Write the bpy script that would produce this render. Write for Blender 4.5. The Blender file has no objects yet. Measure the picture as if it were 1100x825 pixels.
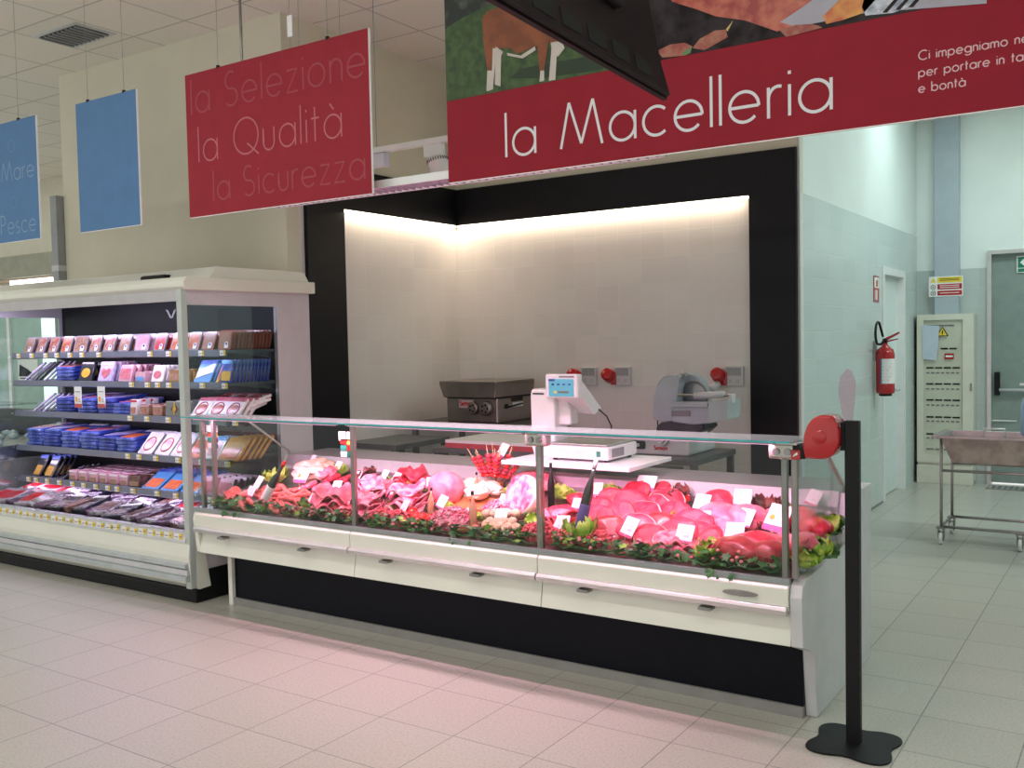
import bpy, bmesh, math, random
from math import sin, cos, pi, radians
from mathutils import Vector, Matrix, noise
random.seed(7)
S = bpy.context.scene
COL = S.collection
# ------------------------------------------------------------------ camera
FPX = 1034.5
RR = Matrix(((0.83296013, 0.55295338, -0.02049348), (0.00803155, -0.04911453, -0.99876086), (-0.55327472, 0.83176338, -0.04535152)))
CAMP = Vector((0, 0, 1.6))
cam = bpy.data.objects.new('camera', bpy.data.cameras.new('camera')); COL.objects.link(cam)
r_, d_, f_ = RR[0], RR[1], RR[2]
cam.matrix_world = Matrix(((r_.x, -d_.x, -f_.x, 0), (r_.y, -d_.y, -f_.y, 0), (r_.z, -d_.z, -f_.z, 1.6), (0, 0, 0, 1)))
cam.data.sensor_width = 36; cam.data.lens = FPX / 1100 * 36
cam.data.clip_start = .05; cam.data.clip_end = 100
S.camera = cam
def ray(x, y):
    return RR.transposed() @ Vector(((x - 550) / FPX, (y - 412.5) / FPX, 1))
def at(x, y, Y=None, X=None, Z=None):
    d = ray(x, y)
    if Y is not None: t = (Y - CAMP.y) / d.y
    elif X is not None: t = (X - CAMP.x) / d.x
    else: t = (Z - CAMP.z) / d.z
    return CAMP + d * t
# ------------------------------------------------------------------ materials
MATS = {}
def mat(name, c, rough=.5, metal=0, var=.0, vscale=8, bump=0, bscale=40, c2=None, emis=0, coat=0, spec=None, mixlo=.4, mixhi=.6, sss=0):
    if name in MATS: return MATS[name]
    m = bpy.data.materials.new(name); m.use_nodes = True
    nt = m.node_tree; b = nt.nodes['Principled BSDF']
    b.inputs['Base Color'].default_value = (*c, 1)
    b.inputs['Roughness'].default_value = rough; b.inputs['Metallic'].default_value = metal
    if spec is not None: b.inputs['Specular IOR Level'].default_value = spec
    if coat: b.inputs['Coat Weight'].default_value = coat; b.inputs['Coat Roughness'].default_value = .12
    if sss: b.inputs['Subsurface Weight'].default_value = sss; b.inputs['Subsurface Scale'].default_value = .02
    if emis:
        b.inputs['Emission Color'].default_value = (*c, 1); b.inputs['Emission Strength'].default_value = emis
    tc = None
    if var or c2 or bump: tc = nt.nodes.new('ShaderNodeTexCoord')
    if var or c2:
        n = nt.nodes.new('ShaderNodeTexNoise'); n.inputs['Scale'].default_value = vscale; n.inputs['Detail'].default_value = 4
        nt.links.new(tc.outputs['Object'], n.inputs['Vector'])
        r = nt.nodes.new('ShaderNodeValToRGB'); nt.links.new(n.outputs['Fac'], r.inputs['Fac'])
        r.color_ramp.elements[0].position = mixlo; r.color_ramp.elements[1].position = mixhi
        a = tuple(x * (1 - var) for x in c); e = c2 if c2 else tuple(min(1, x * (1 + var)) for x in c)
        r.color_ramp.elements[0].color = (*a, 1); r.color_ramp.elements[1].color = (*e, 1)
        nt.links.new(r.outputs['Color'], b.inputs['Base Color'])
    if bump:
        n = nt.nodes.new('ShaderNodeTexNoise'); n.inputs['Scale'].default_value = bscale
        nt.links.new(tc.outputs['Object'], n.inputs['Vector'])
        bp = nt.nodes.new('ShaderNodeBump'); bp.inputs['Strength'].default_value = bump; bp.inputs['Distance'].default_value = .01
        nt.links.new(n.outputs['Fac'], bp.inputs['Height']); nt.links.new(bp.outputs['Normal'], b.inputs['Normal'])
    MATS[name] = m
    return m
def tile_mat(name, c, grout, su, sv, ou, ov, axes, gw=.004, rough=.4, speck=0, bump=.3, coat=0, stag=0, specscale=120, vary=.03):
    m = bpy.data.materials.new(name); m.use_nodes = True; nt = m.node_tree; b = nt.nodes['Principled BSDF']
    tc = nt.nodes.new('ShaderNodeTexCoord'); sp = nt.nodes.new('ShaderNodeSeparateXYZ'); nt.links.new(tc.outputs['Object'], sp.inputs[0])
    cb = nt.nodes.new('ShaderNodeCombineXYZ')
    for i, (ax, o) in enumerate(zip(axes, (ou, ov))):
        s = nt.nodes.new('ShaderNodeMath'); s.operation = 'SUBTRACT'; s.inputs[1].default_value = o
        nt.links.new(sp.outputs[ax], s.inputs[0]); nt.links.new(s.outputs[0], cb.inputs[i])
    br = nt.nodes.new('ShaderNodeTexBrick'); nt.links.new(cb.outputs[0], br.inputs['Vector'])
    br.offset = stag; br.inputs['Scale'].default_value = 1; br.inputs['Brick Width'].default_value = su; br.inputs['Row Height'].default_value = sv
    br.inputs['Mortar Size'].default_value = gw / 2; br.inputs['Mortar Smooth'].default_value = .3
    br.inputs['Color1'].default_value = (*[x * (1 - vary) for x in c], 1); br.inputs['Color2'].default_value = (*[min(1, x * (1 + vary)) for x in c], 1); br.inputs['Mortar'].default_value = (*grout, 1)
    out = br.outputs['Color']
    if speck:
        n = nt.nodes.new('ShaderNodeTexNoise'); n.inputs['Scale'].default_value = specscale; n.inputs['Detail'].default_value = 2
        nt.links.new(tc.outputs['Object'], n.inputs['Vector'])
        r = nt.nodes.new('ShaderNodeValToRGB'); r.color_ramp.elements[0].position = .35; r.color_ramp.elements[1].position = .55
        r.color_ramp.elements[0].color = (1 - speck, 1 - speck, 1 - speck, 1); r.color_ramp.elements[1].color = (1, 1, 1, 1)
        nt.links.new(n.outputs['Fac'], r.inputs['Fac'])
        mx = nt.nodes.new('ShaderNodeMix'); mx.data_type = 'RGBA'; mx.blend_type = 'MULTIPLY'; mx.inputs['Factor'].default_value = 1
        nt.links.new(out, mx.inputs['A']); nt.links.new(r.outputs['Color'], mx.inputs['B']); out = mx.outputs['Result']
    nt.links.new(out, b.inputs['Base Color'])
    b.inputs['Roughness'].default_value = rough
    if coat: b.inputs['Coat Weight'].default_value = coat
    if bump:
        bp = nt.nodes.new('ShaderNodeBump'); bp.inputs['Strength'].default_value = bump; bp.inputs['Distance'].default_value = .004; bp.invert = True
        nt.links.new(br.outputs['Fac'], bp.inputs['Height']); nt.links.new(bp.outputs['Normal'], b.inputs['Normal'])
    return m
def glass_mat(name, tint, refl=.06, rough=.0, mxr=.75):
    m = bpy.data.materials.new(name); m.use_nodes = True; nt = m.node_tree; nt.nodes.clear()
    o = nt.nodes.new('ShaderNodeOutputMaterial'); mx = nt.nodes.new('ShaderNodeMixShader')
    t = nt.nodes.new('ShaderNodeBsdfTransparent'); t.inputs[0].default_value = (*tint, 1)
    g = nt.nodes.new('ShaderNodeBsdfGlossy'); g.inputs['Roughness'].default_value = rough
    lw = nt.nodes.new('ShaderNodeLayerWeight'); lw.inputs['Blend'].default_value = .15
    mp = nt.nodes.new('ShaderNodeMapRange'); mp.inputs['To Min'].default_value = refl; mp.inputs['To Max'].default_value = mxr
    nt.links.new(lw.outputs['Fresnel'], mp.inputs['Value']); nt.links.new(mp.outputs[0], mx.inputs[0])
    nt.links.new(t.outputs[0], mx.inputs[1]); nt.links.new(g.outputs[0], mx.inputs[2]); nt.links.new(mx.outputs[0], o.inputs[0])
    return m
# ------------------------------------------------------------------ mesh builder
class B:
    def __init__(s): s.bm = bmesh.new(); s.mats = []
    def mi(s, m):
        if m not in s.mats: s.mats.append(m)
        return s.mats.index(m)
    def _tag(s, geomfaces, m, smooth=False):
        i = s.mi(m)
        for f in geomfaces: f.material_index = i; f.smooth = smooth
    def box(s, x0, x1, y0, y1, z0, z1, m, M=None, bev=0, seg=2):
        b2 = bmesh.new()
        vs = [b2.verts.new((x, y, z)) for x in (x0, x1) for y in (y0, y1) for z in (z0, z1)]
        for q in ((0, 1, 3, 2), (4, 6, 7, 5), (0, 4, 5, 1), (2, 3, 7, 6), (0, 2, 6, 4), (1, 5, 7, 3)): b2.faces.new([vs[i] for i in q])
        if bev:
            bev = min(bev, .49 * min(abs(x1 - x0), abs(y1 - y0), abs(z1 - z0)))
            bmesh.ops.bevel(b2, geom=b2.edges[:], offset=bev, segments=seg, affect='EDGES', profile=.5)
        s.merge(b2, m, M, smooth=False)
        return s
    def merge(s, b2, m, M=None, smooth=False, keep=False):
        bmesh.ops.recalc_face_normals(b2, faces=b2.faces[:])
        if M is not None: b2.transform(M)
        mp = {}
        for v in b2.verts: mp[v] = s.bm.verts.new(v.co)
        i = s.mi(m) if m is not None else None
        for f in b2.faces:
            try: nf = s.bm.faces.new([mp[v] for v in f.verts])
            except ValueError: continue
            nf.smooth = smooth or f.smooth
            nf.material_index = f.material_index if keep else i
        b2.free()
    def prism(s, poly, axis, a, b, m, M=None, smooth=False, bev=0):
        # poly 2D points; axis 'x': (y,z); 'y': (x,z); 'z': (x,y)
        def P(p, t):
            return {'x': (t, p[0], p[1]), 'y': (p[0], t, p[1]), 'z': (p[0], p[1], t)}[axis]
        b2 = bmesh.new()
        A = [b2.verts.new(P(p, a)) for p in poly]; Bv = [b2.verts.new(P(p, b)) for p in poly]
        n = len(poly)
        b2.faces.new(A); b2.faces.new(Bv[::-1])
        for i in range(n):
            f = b2.faces.new([A[i], Bv[i], Bv[(i + 1) % n], A[(i + 1) % n]]); f.smooth = smooth
        if bev:
            es = [e for e in b2.edges]
            bmesh.ops.bevel(b2, geom=es, offset=bev, segments=2, affect='EDGES', profile=.5)
        s.merge(b2, m, M)
        return s
    def tube(s, path, r, m, n=8, M=None, caps=True, closed=False, smooth=True):
        b2 = bmesh.new(); path = [Vector(p) for p in path]; N = len(path)
        rs = r if isinstance(r, (list, tuple)) else [r] * N
        rings = []; up = None
        for i, p in enumerate(path):
            if closed: t = (path[(i + 1) % N] - path[i - 1])
            else: t = (path[min(i + 1, N - 1)] - path[max(i - 1, 0)])
            t = t.normalized() if t.length > 1e-9 else Vector((0, 0, 1))
            if up is None:
                up = Vector((0, 0, 1)) if abs(t.z) < .9 else Vector((1, 0, 0))
            u = (up - t * up.dot(t));
            if u.length < 1e-6: u = Vector((1, 0, 0)) - t * t.x
            u.normalize(); up = u; v = t.cross(u)
            rings.append([b2.verts.new(p + (u * cos(2 * pi * k / n) + v * sin(2 * pi * k / n)) * rs[i]) for k in range(n)])
        for i in range(N if closed else N - 1):
            a, b = rings[i], rings[(i + 1) % N]
            for k in range(n):
                f = b2.faces.new([a[k], a[(k + 1) % n], b[(k + 1) % n], b[k]]); f.smooth = smooth
        if caps and not closed: b2.faces.new(rings[0][::-1]); b2.faces.new(rings[-1])
        s.merge(b2, m, M)
        return s
    def cyl(s, p0, p1, r, m, n=16, r1=None, M=None):
        return s.tube([p0, p1], [r, r if r1 is None else r1], m, n, M)
    def lathe(s, prof, m, n=20, M=None, c=(0, 0, 0)):
        b2 = bmesh.new(); rings = []
        for (r, z) in prof:
            rings.append([b2.verts.new((c[0] + max(r, 1e-4) * cos(2 * pi * k / n), c[1] + max(r, 1e-4) * sin(2 * pi * k / n), c[2] + z)) for k in range(n)])
        for a, b in zip(rings, rings[1:]):
            for k in range(n):
                f = b2.faces.new([a[k], a[(k + 1) % n], b[(k + 1) % n], b[k]]); f.smooth = True
        b2.faces.new(rings[0][::-1]); b2.faces.new(rings[-1])
        s.merge(b2, m, M)
        return s
    def blob(s, rx, ry, rz, m, amp=.12, fr=1.5, seed=0, M=None, sub=3, fn=None):
        b2 = bmesh.new(); bmesh.ops.create_icosphere(b2, subdivisions=sub, radius=1)
        for v in b2.verts:
            k = 1 + amp * noise.noise(v.co * fr + Vector((seed * 3.1, seed * 1.7, seed)))
            if fn: k *= fn(v.co)
            v.co = Vector((v.co.x * rx * k, v.co.y * ry * k, v.co.z * rz * k))
        for f in b2.faces: f.smooth = True
        s.merge(b2, m, M)
        return s
    def quad(s, pts, m):
        f = s.bm.faces.new([s.bm.verts.new(p) for p in pts]); f.material_index = s.mi(m); return s
    def build(s, name, parent=None, loc=None, world=False, bev=0):
        me = bpy.data.meshes.new(name)
        if world and parent is not None: s.bm.transform(Matrix.Translation(-parent.location))
        s.bm.normal_update(); s.bm.to_mesh(me); s.bm.free()
        for m in s.mats: me.materials.append(m)
        o = bpy.data.objects.new(name, me); COL.objects.link(o)
        if parent is not None: o.parent = parent
        if loc is not None: o.location = loc
        if bev:
            md = o.modifiers.new('bevel', 'BEVEL'); md.width = bev; md.segments = 2; md.limit_method = 'ANGLE'
        return o
def tag(o, label=None, cat=None, group=None, kind=None):
    if label: o['label'] = label
    if cat: o['category'] = cat
    if group: o['group'] = group
    if kind: o['kind'] = kind
    return o
def empty(name, loc, label, cat, group=None, rot=(0, 0, 0)):
    o = bpy.data.objects.new(name, None); COL.objects.link(o); o.location = loc; o.rotation_euler = rot; o.empty_display_size = .05
    return tag(o, label, cat, group)
def struct(o): o['kind'] = 'structure'; return o
def copy_tree(o, parent=None):
    c = o.copy(); COL.objects.link(c); c.parent = parent
    for ch in list(o.children): copy_tree(ch, c)
    return c
# ------------------------------------------------------------------ monoline lettering
def arc(cx, cy, rx, ry, a0, a1, n=20):
    return [(cx + rx * cos(radians(a0 + (a1 - a0) * i / n)), cy + ry * sin(radians(a0 + (a1 - a0) * i / n))) for i in range(n + 1)]
XH = .46; RA = .23
def glyph(ch):
    r = RA; c = (r, r); full = arc(r, r, r, r, 0, 360, 28)
    if ch == 'a': return [full, [(2 * r, 0), (2 * r, XH)]], 2 * r
    if ch == 'à': return [full, [(2 * r, 0), (2 * r, XH)], [(r * .7, .68), (r * 1.15, .56)]], 2 * r
    if ch == 'b': return [full, [(0, 0), (0, .78)]], 2 * r
    if ch == 'd': return [full, [(2 * r, 0), (2 * r, .78)]], 2 * r
    if ch == 'p': return [full, [(0, -.22), (0, XH)]], 2 * r
    if ch == 'g': return [full, [(2 * r, XH), (2 * r, -.05)] + arc(r, -.05, r, .18, 0, -150, 12)], 2 * r
    if ch == 'c': return [arc(r, r, r, r, 48, 312)], 2 * r * .88
    if ch == 'e': return [[(.02, r), (2 * r, r)], arc(r, r, r, r, -2, 318, 26)], 2 * r
    if ch == 'o': return [full], 2 * r
    if ch == 'l': return [[(0, 0), (0, .78)]], 0
    if ch == 'i': return [[(0, 0), (0, XH)], [(0, .61), (0, .66)]], 0
    if ch == 'r': return [[(0, 0), (0, XH)], arc(.15, .28, .15, .18, 180, 70, 8)], .17
    if ch == 'n': return [[(0, 0), (0, XH)], arc(.16, .29, .16, .17, 180, 0, 10) + [(.32, 0)]], .32
    if ch == 'm': return [[(0, 0), (0, XH)], arc(.14, .31, .14, .15, 180, 0, 10) + [(.28, 0)], arc(.42, .31, .14, .15, 180, 0, 10) + [(.56, 0)]], .56
    if ch == 'u': return [[(0, XH), (0, .16)] + arc(.16, .16, .16, .16, 180, 360, 10) + [(.32, XH)]], .32
    if ch == 't': return [[(.08, 0), (.08, .68)], [(-.02, XH), (.2, XH)]], .18
    if ch == 'v': return [[(0, XH), (.16, 0), (.32, XH)]], .32
    if ch == 'z': return [[(0, XH), (.3, XH), (0, 0), (.32, 0)]], .32
    if ch == 's': return [arc(.12, .345, .11, .115, 60, 250, 10) + arc(.12, .12, .13, .12, 90, -130, 10)], .25
    if ch == 'S': return [arc(.19, .56, .17, .19, 50, 255, 12) + arc(.2, .19, .2, .19, 90, -140, 12)], .4
    if ch == 'M': return [[(0, 0), (.17, .76)], [(.17, .76), (.4, .05)], [(.4, .05), (.63, .76)], [(.63, .76), (.8, 0)]], .8
    if ch == 'Q': return [arc(.38, .38, .38, .38, 0, 360, 32), [(.42, .22), (.76, -.04)]], .76
    if ch == 'C': return [arc(.38, .38, .38, .38, 48, 312, 28)], .66
    if ch == 'P': return [[(0, 0), (0, .76), (.14, .76)] + arc(.14, .57, .19, .19, 90, -90, 10) + [(0, .38)]], .34
    if ch == 'I': return [[(0, 0), (0, .76)]], 0
    if ch == '7': return [[(0, .76), (.36, .76), (.12, 0)]], .36
    return [], .22
def text_bm(b, txt, m, origin, ux, uz, size, stroke, sx=1, gap=.16):
    """flat monoline lettering on a plane: origin, unit right ux, unit up uz"""
    x = 0; origin = Vector(origin); ux = Vector(ux); uz = Vector(uz); idx = b.mi(m); lay = 0
    for ch in txt:
        st, w = glyph(ch)
        for pl in st:
            pts = [Vector((x + p[0] * sx, p[1], 0)) * size for p in pl]
            h = stroke / 2; L = []; Rr = []; lay += 1; off = Vector((0, -.00008 * (lay % 4), 0))
            for i, p in enumerate(pts):
                t0 = (pts[i] - pts[i - 1]).normalized() if i > 0 else (pts[1] - pts[0]).normalized()
                t1 = (pts[i + 1] - pts[i]).normalized() if i < len(pts) - 1 else t0
                t = (t0 + t1)
                t = t.normalized() if t.length > 1e-6 else t1
                nrm = Vector((-t.y, t.x, 0)); k = min(1.6, 1 / max(.3, nrm.dot(Vector((-t1.y, t1.x, 0)))))
                L.append(p + nrm * h * k); Rr.append(p - nrm * h * k)
            for i in range(len(pts) - 1):
                vs = [b.bm.verts.new(origin + off + ux * q.x + uz * q.y) for q in (L[i], Rr[i], Rr[i + 1], L[i + 1])]
                f = b.bm.faces.new(vs); f.material_index = idx
        x += w * sx + gap
    return x * size
# ------------------------------------------------------------------ palette
cream = mat('cream_paint', (.73, .69, .555), .8, var=.02, vscale=3)
white_paint = mat('white_paint', (.80, .86, .84), .6, var=.02, vscale=2)
ceil_m = tile_mat('ceiling_panels', (.86, .81, .75), (.55, .52, .48), .6, .6, -5.83, 4.6, (0, 1), gw=.018, rough=.9, speck=.05, specscale=60, bump=.2, vary=.015)
floor_m = tile_mat('floor_tiles', (.50, .48, .425), (.24, .23, .21), .39, .39, -.79, 2.66, (0, 1), gw=.006, rough=.32, speck=.17, specscale=95, bump=.3, vary=.025)
tileL = tile_mat('niche_tiles_side', (.76, .73, .71), (.84, .82, .80), .2, .2, 6.9, .02, (1, 2), gw=.004, rough=.35, bump=.5)
tileB = tile_mat('niche_tiles_back', (.76, .73, .71), (.84, .82, .80), .2, .2, -5.15, .02, (0, 2), gw=.004, rough=.35, bump=.5)
tileR = tile_mat('corridor_tiles', (.60, .68, .67), (.74, .79, .78), .4, .2, 6.9, .02, (1, 2), gw=.006, rough=.22, bump=.6)
tileF = tile_mat('corridor_tiles_end', (.52, .58, .565), (.60, .65, .63), .2, .2, -2.1, .05, (0, 2), gw=.004, rough=.3, bump=.4)
black_panel = mat('black_laminate', (.006, .006, .009), .45, var=.1, spec=.25)
black_m = mat('black_matte', (.007, .007, .008), .5, var=.1, spec=.25)
charcoal = mat('charcoal_panel', (.007, .007, .009), .5, var=.1, spec=.3)
steel = mat('brushed_steel', (.50, .48, .46), .32, 1, var=.08, vscale=30)
dsteel = mat('dull_steel', (.32, .31, .30), .38, .9, var=.12, vscale=12)
alu = mat('aluminium', (.66, .66, .66), .35, .8, var=.04)
grey_m = mat('grey_plastic', (.33, .34, .36), .4, var=.05)
lgrey = mat('light_grey_enamel', (.60, .60, .62), .35, var=.03)
enamel = mat('ivory_enamel', (.80, .80, .71), .28, var=.02, vscale=2)
white_m = mat('white_plastic', (.82, .82, .82), .35, var=.02)
redp = mat('red_plastic', (.44, .004, .008), .18, var=.05, coat=.5)
crim = mat('crimson_print', (.31, .024, .038), .6, var=.03, spec=.15)
crim_dark = mat('crimson_print_deep', (.27, .014, .027), .6, var=.03, spec=.15)
blue_s = mat('blue_print', (.065, .18, .38), .55, var=.03)
paper = mat('white_card', (.85, .84, .84), .6, var=.01)
ink = mat('grey_ink', (.25, .22, .25), .6, var=.05)
pinkink = mat('pink_ink', (.75, .10, .25), .6, var=.05)
yellowm = mat('yellow_print', (.85, .62, .05), .5, var=.03)
greenm = mat('green_sign', (.01, .20, .12), .5, var=.03)
glass = glass_mat('clear_glass', (.95, .98, .97), .012, mxr=.6); cabglass = glass_mat('cabinet_glass', (.97, .98, .97), .02, mxr=.1)
glass_top = glass_mat('shelf_glass', (.88, .95, .94), .10)
def frosted():
    m = glass_mat('dusty_glass', (.84, .92, .92), .12); nt = m.node_tree; o = [n for n in nt.nodes if n.type == 'OUTPUT_MATERIAL'][0]; mx = o.inputs[0].links[0].from_node
    d = nt.nodes.new('ShaderNodeBsdfDiffuse'); d.inputs[0].default_value = (.72, .78, .80, 1); m2 = nt.nodes.new('ShaderNodeMixShader'); m2.inputs[0].default_value = .26
    nt.links.new(mx.outputs[0], m2.inputs[1]); nt.links.new(d.outputs[0], m2.inputs[2]); nt.links.new(m2.outputs[0], o.inputs[0]); return m
glass_dusty = frosted()
glass_edge = mat('glass_edge', (.05, .38, .42), .15, var=.1)
glass_dark = glass_mat('end_glass', (.90, .95, .94), .05)
# ------------------------------------------------------------------ room
XL, XR, YB, YC, ZC = -5.15, -2.11, 6.9, 4.88, 3.95
def slab(name, *a, m, kind='structure'):
    o = B().box(*a, m).build(name); o['kind'] = kind; return o
slab('floor', -17, 3.5, -2, 11.1, -.1, 0, m=floor_m)
slab('ceiling', -17, 3.5, -2, 11.1, ZC, ZC + .1, m=ceil_m)
# block of wall between shop and niche (front face cream, side face tiled/cream)
slab('wall_front_left', -7.88, XL, YC, YC + .12, 0, ZC, m=cream)
b = B(); b.box(XL - .12, XL, YC + .12, YB, 2.62, ZC, cream); b.box(XL - .12, XL, YC + .12, YB, 0, 2.62, tileL); struct(b.build('wall_niche_side'))
b = B(); b.box(XL - .12, XR, YB, YB + .12, 2.62, ZC, cream); b.box(XL - .12, XR, YB, YB + .12, 0, 2.62, tileB); struct(b.build('wall_niche_back'))
b = B(); b.box(XR - .12, XR, YB + .12, 9.44, 2.62, ZC, white_paint); b.box(XR - .12, XR, YB + .12, 9.44, 0, 2.62, tileR)
b.box(XR - .12, XR, 10.41, 11.05, 0, 2.62, tileR); b.box(XR - .12, XR, 9.44, 10.41, 2.22, 2.62, tileR); b.box(XR - .12, XR, 9.44, 11.05, 2.62, ZC, white_paint)
b.box(XR - .004, XR + .012, YB - .002, YB + .02, 0, ZC, lgrey)
struct(b.build('wall_corridor_side'))
b = B(); b.box(XR - .12, -1.42, 11.05, 11.2, 0, 2.25, tileF); b.box(XR - .12, -1.42, 11.05, 11.2, 2.25, ZC, white_paint)
b.box(-1.42, -.45, 11.05, 11.2, 2.42, ZC, white_paint); b.box(-.45, 3.5, 11.05, 11.2, 0, 2.25, tileF); b.box(-.45, 3.5, 11.05, 11.2, 2.25, ZC, white_paint)
struct(b.build('wall_corridor_end'))
slab('wall_right', 3.5, 3.6, -2, 11.2, 0, ZC, m=white_paint)
slab('trim_pilaster', -1.91, -1.68, 10.93, 11.05, 0, ZC, m=mat('grey_blue_paint', (.42, .48, .54), .5, var=.03))
# black border panels of the niche
b = B(); b.prism([(5.05, 0), (5.44, 0), (5.44, 2.62), (6.9, 2.62), (6.9, 2.93), (5.05, 2.93)], 'x', XL, XL + .035, black_panel); struct(b.build('trim_side'))
b = B(); b.prism([(-2.46, 0), (-2.115, 0), (-2.115, 2.93), (XL + .035, 2.93), (XL + .035, 2.62), (-2.46, 2.62)], 'y', YB - .035, YB, black_panel); struct(b.build('trim_back'))
# led strips under the border
warm_led = mat('warm_led', (1, .86, .68), .5, emis=4)
b = B(); b.box(XL + .002, XL + .03, 5.45, 6.86, 2.605, 2.619, warm_led)
tag(b.build('led_strip'), 'warm led strip lighting the tiles of the left side niche wall', 'led strip')
b = B(); b.box(XL + .04, -2.47, YB - .03, YB - .002, 2.605, 2.619, warm_led)
tag(b.build('led_strip'), 'warm led strip lighting the tiles of the back niche wall', 'led strip')
def area(name, loc, sx, sy, power, color, rot=(0, 0, 0), spread=180):
    l = bpy.data.lights.new(name, 'AREA'); l.shape = 'RECTANGLE'; l.size = sx; l.size_y = sy; l.energy = power; l.color = color; l.spread = radians(spread)
    o = bpy.data.objects.new(name, l); COL.objects.link(o); o.location = loc; o.rotation_euler = rot
    return o
area('niche_led_light_side', (XL + .05, 6.15, 2.60), .03, 1.4, 2.8, (1, .80, .58), (0, radians(-12), 0))
area('niche_led_light_back', (-3.8, YB - .05, 2.60), 2.6, .03, 5, (1, .80, .58), (radians(-12), 0, 0))

# ceiling vent, lights
t = empty('ceiling_vent', (-6.74, 4.31, ZC), 'dark square slatted air vent set in the pale ceiling tiles', 'vent')
b = B(); b.box(-.27, .27, -.17, .17, -.008, 0, lgrey); b.build('frame', t)
b = B(); b.box(-.235, .235, -.135, .135, -.012, -.008, mat('vent_dark', (.03, .03, .03), .8, var=.1)); b.build('opening', t)
b = B()
for i in range(9):
    x = -.22 + i * .055; b.box(x - .006, x + .006, -.135, .135, -.022, -.012, grey_m)
b.build('slats', t)
# ------------------------------------------------------------------ far left of the shop
fw = 7.7
b = B(); b.box(-17, -7.5, fw, fw + .1, 2.3, ZC, mat('far_cream', (.66, .63, .52), .8, var=.02)); b.box(-17, -14.6, fw, fw + .1, 0, 2.3, white_paint); b.box(-12.2, -7.5, fw, fw + .1, 0, 2.3, white_paint)
b.box(-14.6, -12.2, fw, fw + .1, 0, .35, white_paint); b.box(-14.6, -12.2, fw + .3, fw + .4, 0, 2.3, mat('green_grey_wall', (.45, .55, .50), .6, var=.04)); struct(b.build('wall_far_left'))
b = B()
zt = at(40, 272, Y=fw - .35).z; zb = at(40, 296, Y=fw - .35).z
b.box(-17, -8.0, fw - .35, fw, zb, zt, mat('olive_grey_panel', (.27, .265, .21), .7, var=.06)); struct(b.build('trim_bulkhead'))
t = empty('tube_light', (at(36, 303, Y=fw - .2).x, fw - .2, at(36, 303, Y=fw - .2).z + .04), 'white tube light glowing above the far left service area', 'light')
w = at(60, 300, Y=fw - .2).x - at(11, 300, Y=fw - .2).x
B().box(-w / 2, w / 2, -.02, .02, -.075, .0, mat('tube_glow', (1, 1, .97), .5, emis=4)).build('tube', t)
B().box(-w / 2 - .9, w / 2 + .1, -.05, .14, .0, max(.05, zb - t.location.z), mat('peach_housing', (.75, .55, .42), .5, var=.05)).build('housing', t)
t = empty('steel_post', (-7.93, 4.86, 0), 'narrow grey metal post at the left edge of the cream wall', 'post')
B().box(-.045, .045, -.05, .05, 0, 2.93, grey_m).build('post', t); B().box(-.05, .05, -.055, .055, 2.28, 2.33, lgrey).build('collar', t)
t = empty('glazed_door', (-13.4, fw + .05, 0), 'pale green glazed door seen through the left end of the fridge', 'door')
b = B(); b.box(-1.1, -1.0, -.06, .06, .36, 2.28, white_m); b.box(1.05, 1.15, -.06, .06, .36, 2.28, white_m); b.box(-1.0, 1.05, -.06, .06, 2.2, 2.28, white_m); b.box(-1.0, 1.05, -.06, .06, .36, .46, white_m); b.box(-.62, -.55, -.05, .05, .46, 2.2, white_m)
b.build('frame', t)
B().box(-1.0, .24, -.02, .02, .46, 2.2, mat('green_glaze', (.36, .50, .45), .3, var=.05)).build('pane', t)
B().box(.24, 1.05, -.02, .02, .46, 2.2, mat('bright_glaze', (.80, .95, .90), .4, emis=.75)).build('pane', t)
p0 = at(20, 412, Y=fw + .02); p1 = at(40, 386, Y=fw + .02)
t = empty('notice', (p0.x, fw + .024, p0.z), 'white notice with a black drawing on the green door', 'notice')
w, h = p1.x - p0.x, p1.z - p0.z
B().box(0, w, -.005, .005, 0, h, paper).build('sheet', t)
b = B(); b.prism([(w * .05, h * .3), (w * .1, h * .8), (w * .5, h * .6), (w * .85, h * .35), (w * .5, h * .3)], 'y', -.008, -.005, black_m); b.prism([(w * .1, h * .2), (w * .1, h * .24), (w * .8, h * .24), (w * .8, h * .2)], 'y', -.008, -.005, black_m); b.build('drawing', t)
# fish counter left of fridge
t = empty('fish_counter', (-8.9, 4.35, 0), 'glass topped serving counter just left of the tall fridge', 'counter')
greige = mat('greige_panel', (.38, .34, .34), .4, var=.08)
B().box(-1.3, 1.3, -.42, .5, 0, .74, greige, bev=.02).build('body', t)
B().box(-1.3, 1.3, -.36, .5, .74, .84, steel).build('tray', t)
b = B(); b.box(-1.3, 1.3, -.40, -.38, .74, 1.16, glass); b.box(-1.3, 1.3, -.40, .05, 1.16, 1.172, glass_top); b.build('glass', t)
B().box(-1.3, 1.3, .42, .5, .84, 1.07, mat('dark_grey_metal', (.12, .12, .12), .4, .4, var=.1)).build('back_panel', t)
b = B()
for i in range(5): b.cyl((-1.25 + i * .62, -.36, .74), (-1.25 + i * .62, -.36, 1.16), .012, steel, 8)
b.build('posts', t)
ice = B()
for i in range(60):
    ice.blob(.06, .05, .03, mat('crushed_ice', (.75, .82, .82), .2, var=.05), .4, 3, i, Matrix.Translation((random.uniform(-1.2, 1.22), random.uniform(-.3, .36), .86)), 1)
o = ice.build('crushed_ice', loc=t.location); tag(o, 'bed of white crushed ice in the counter left of the fridge', 'ice', kind='stuff')
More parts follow.
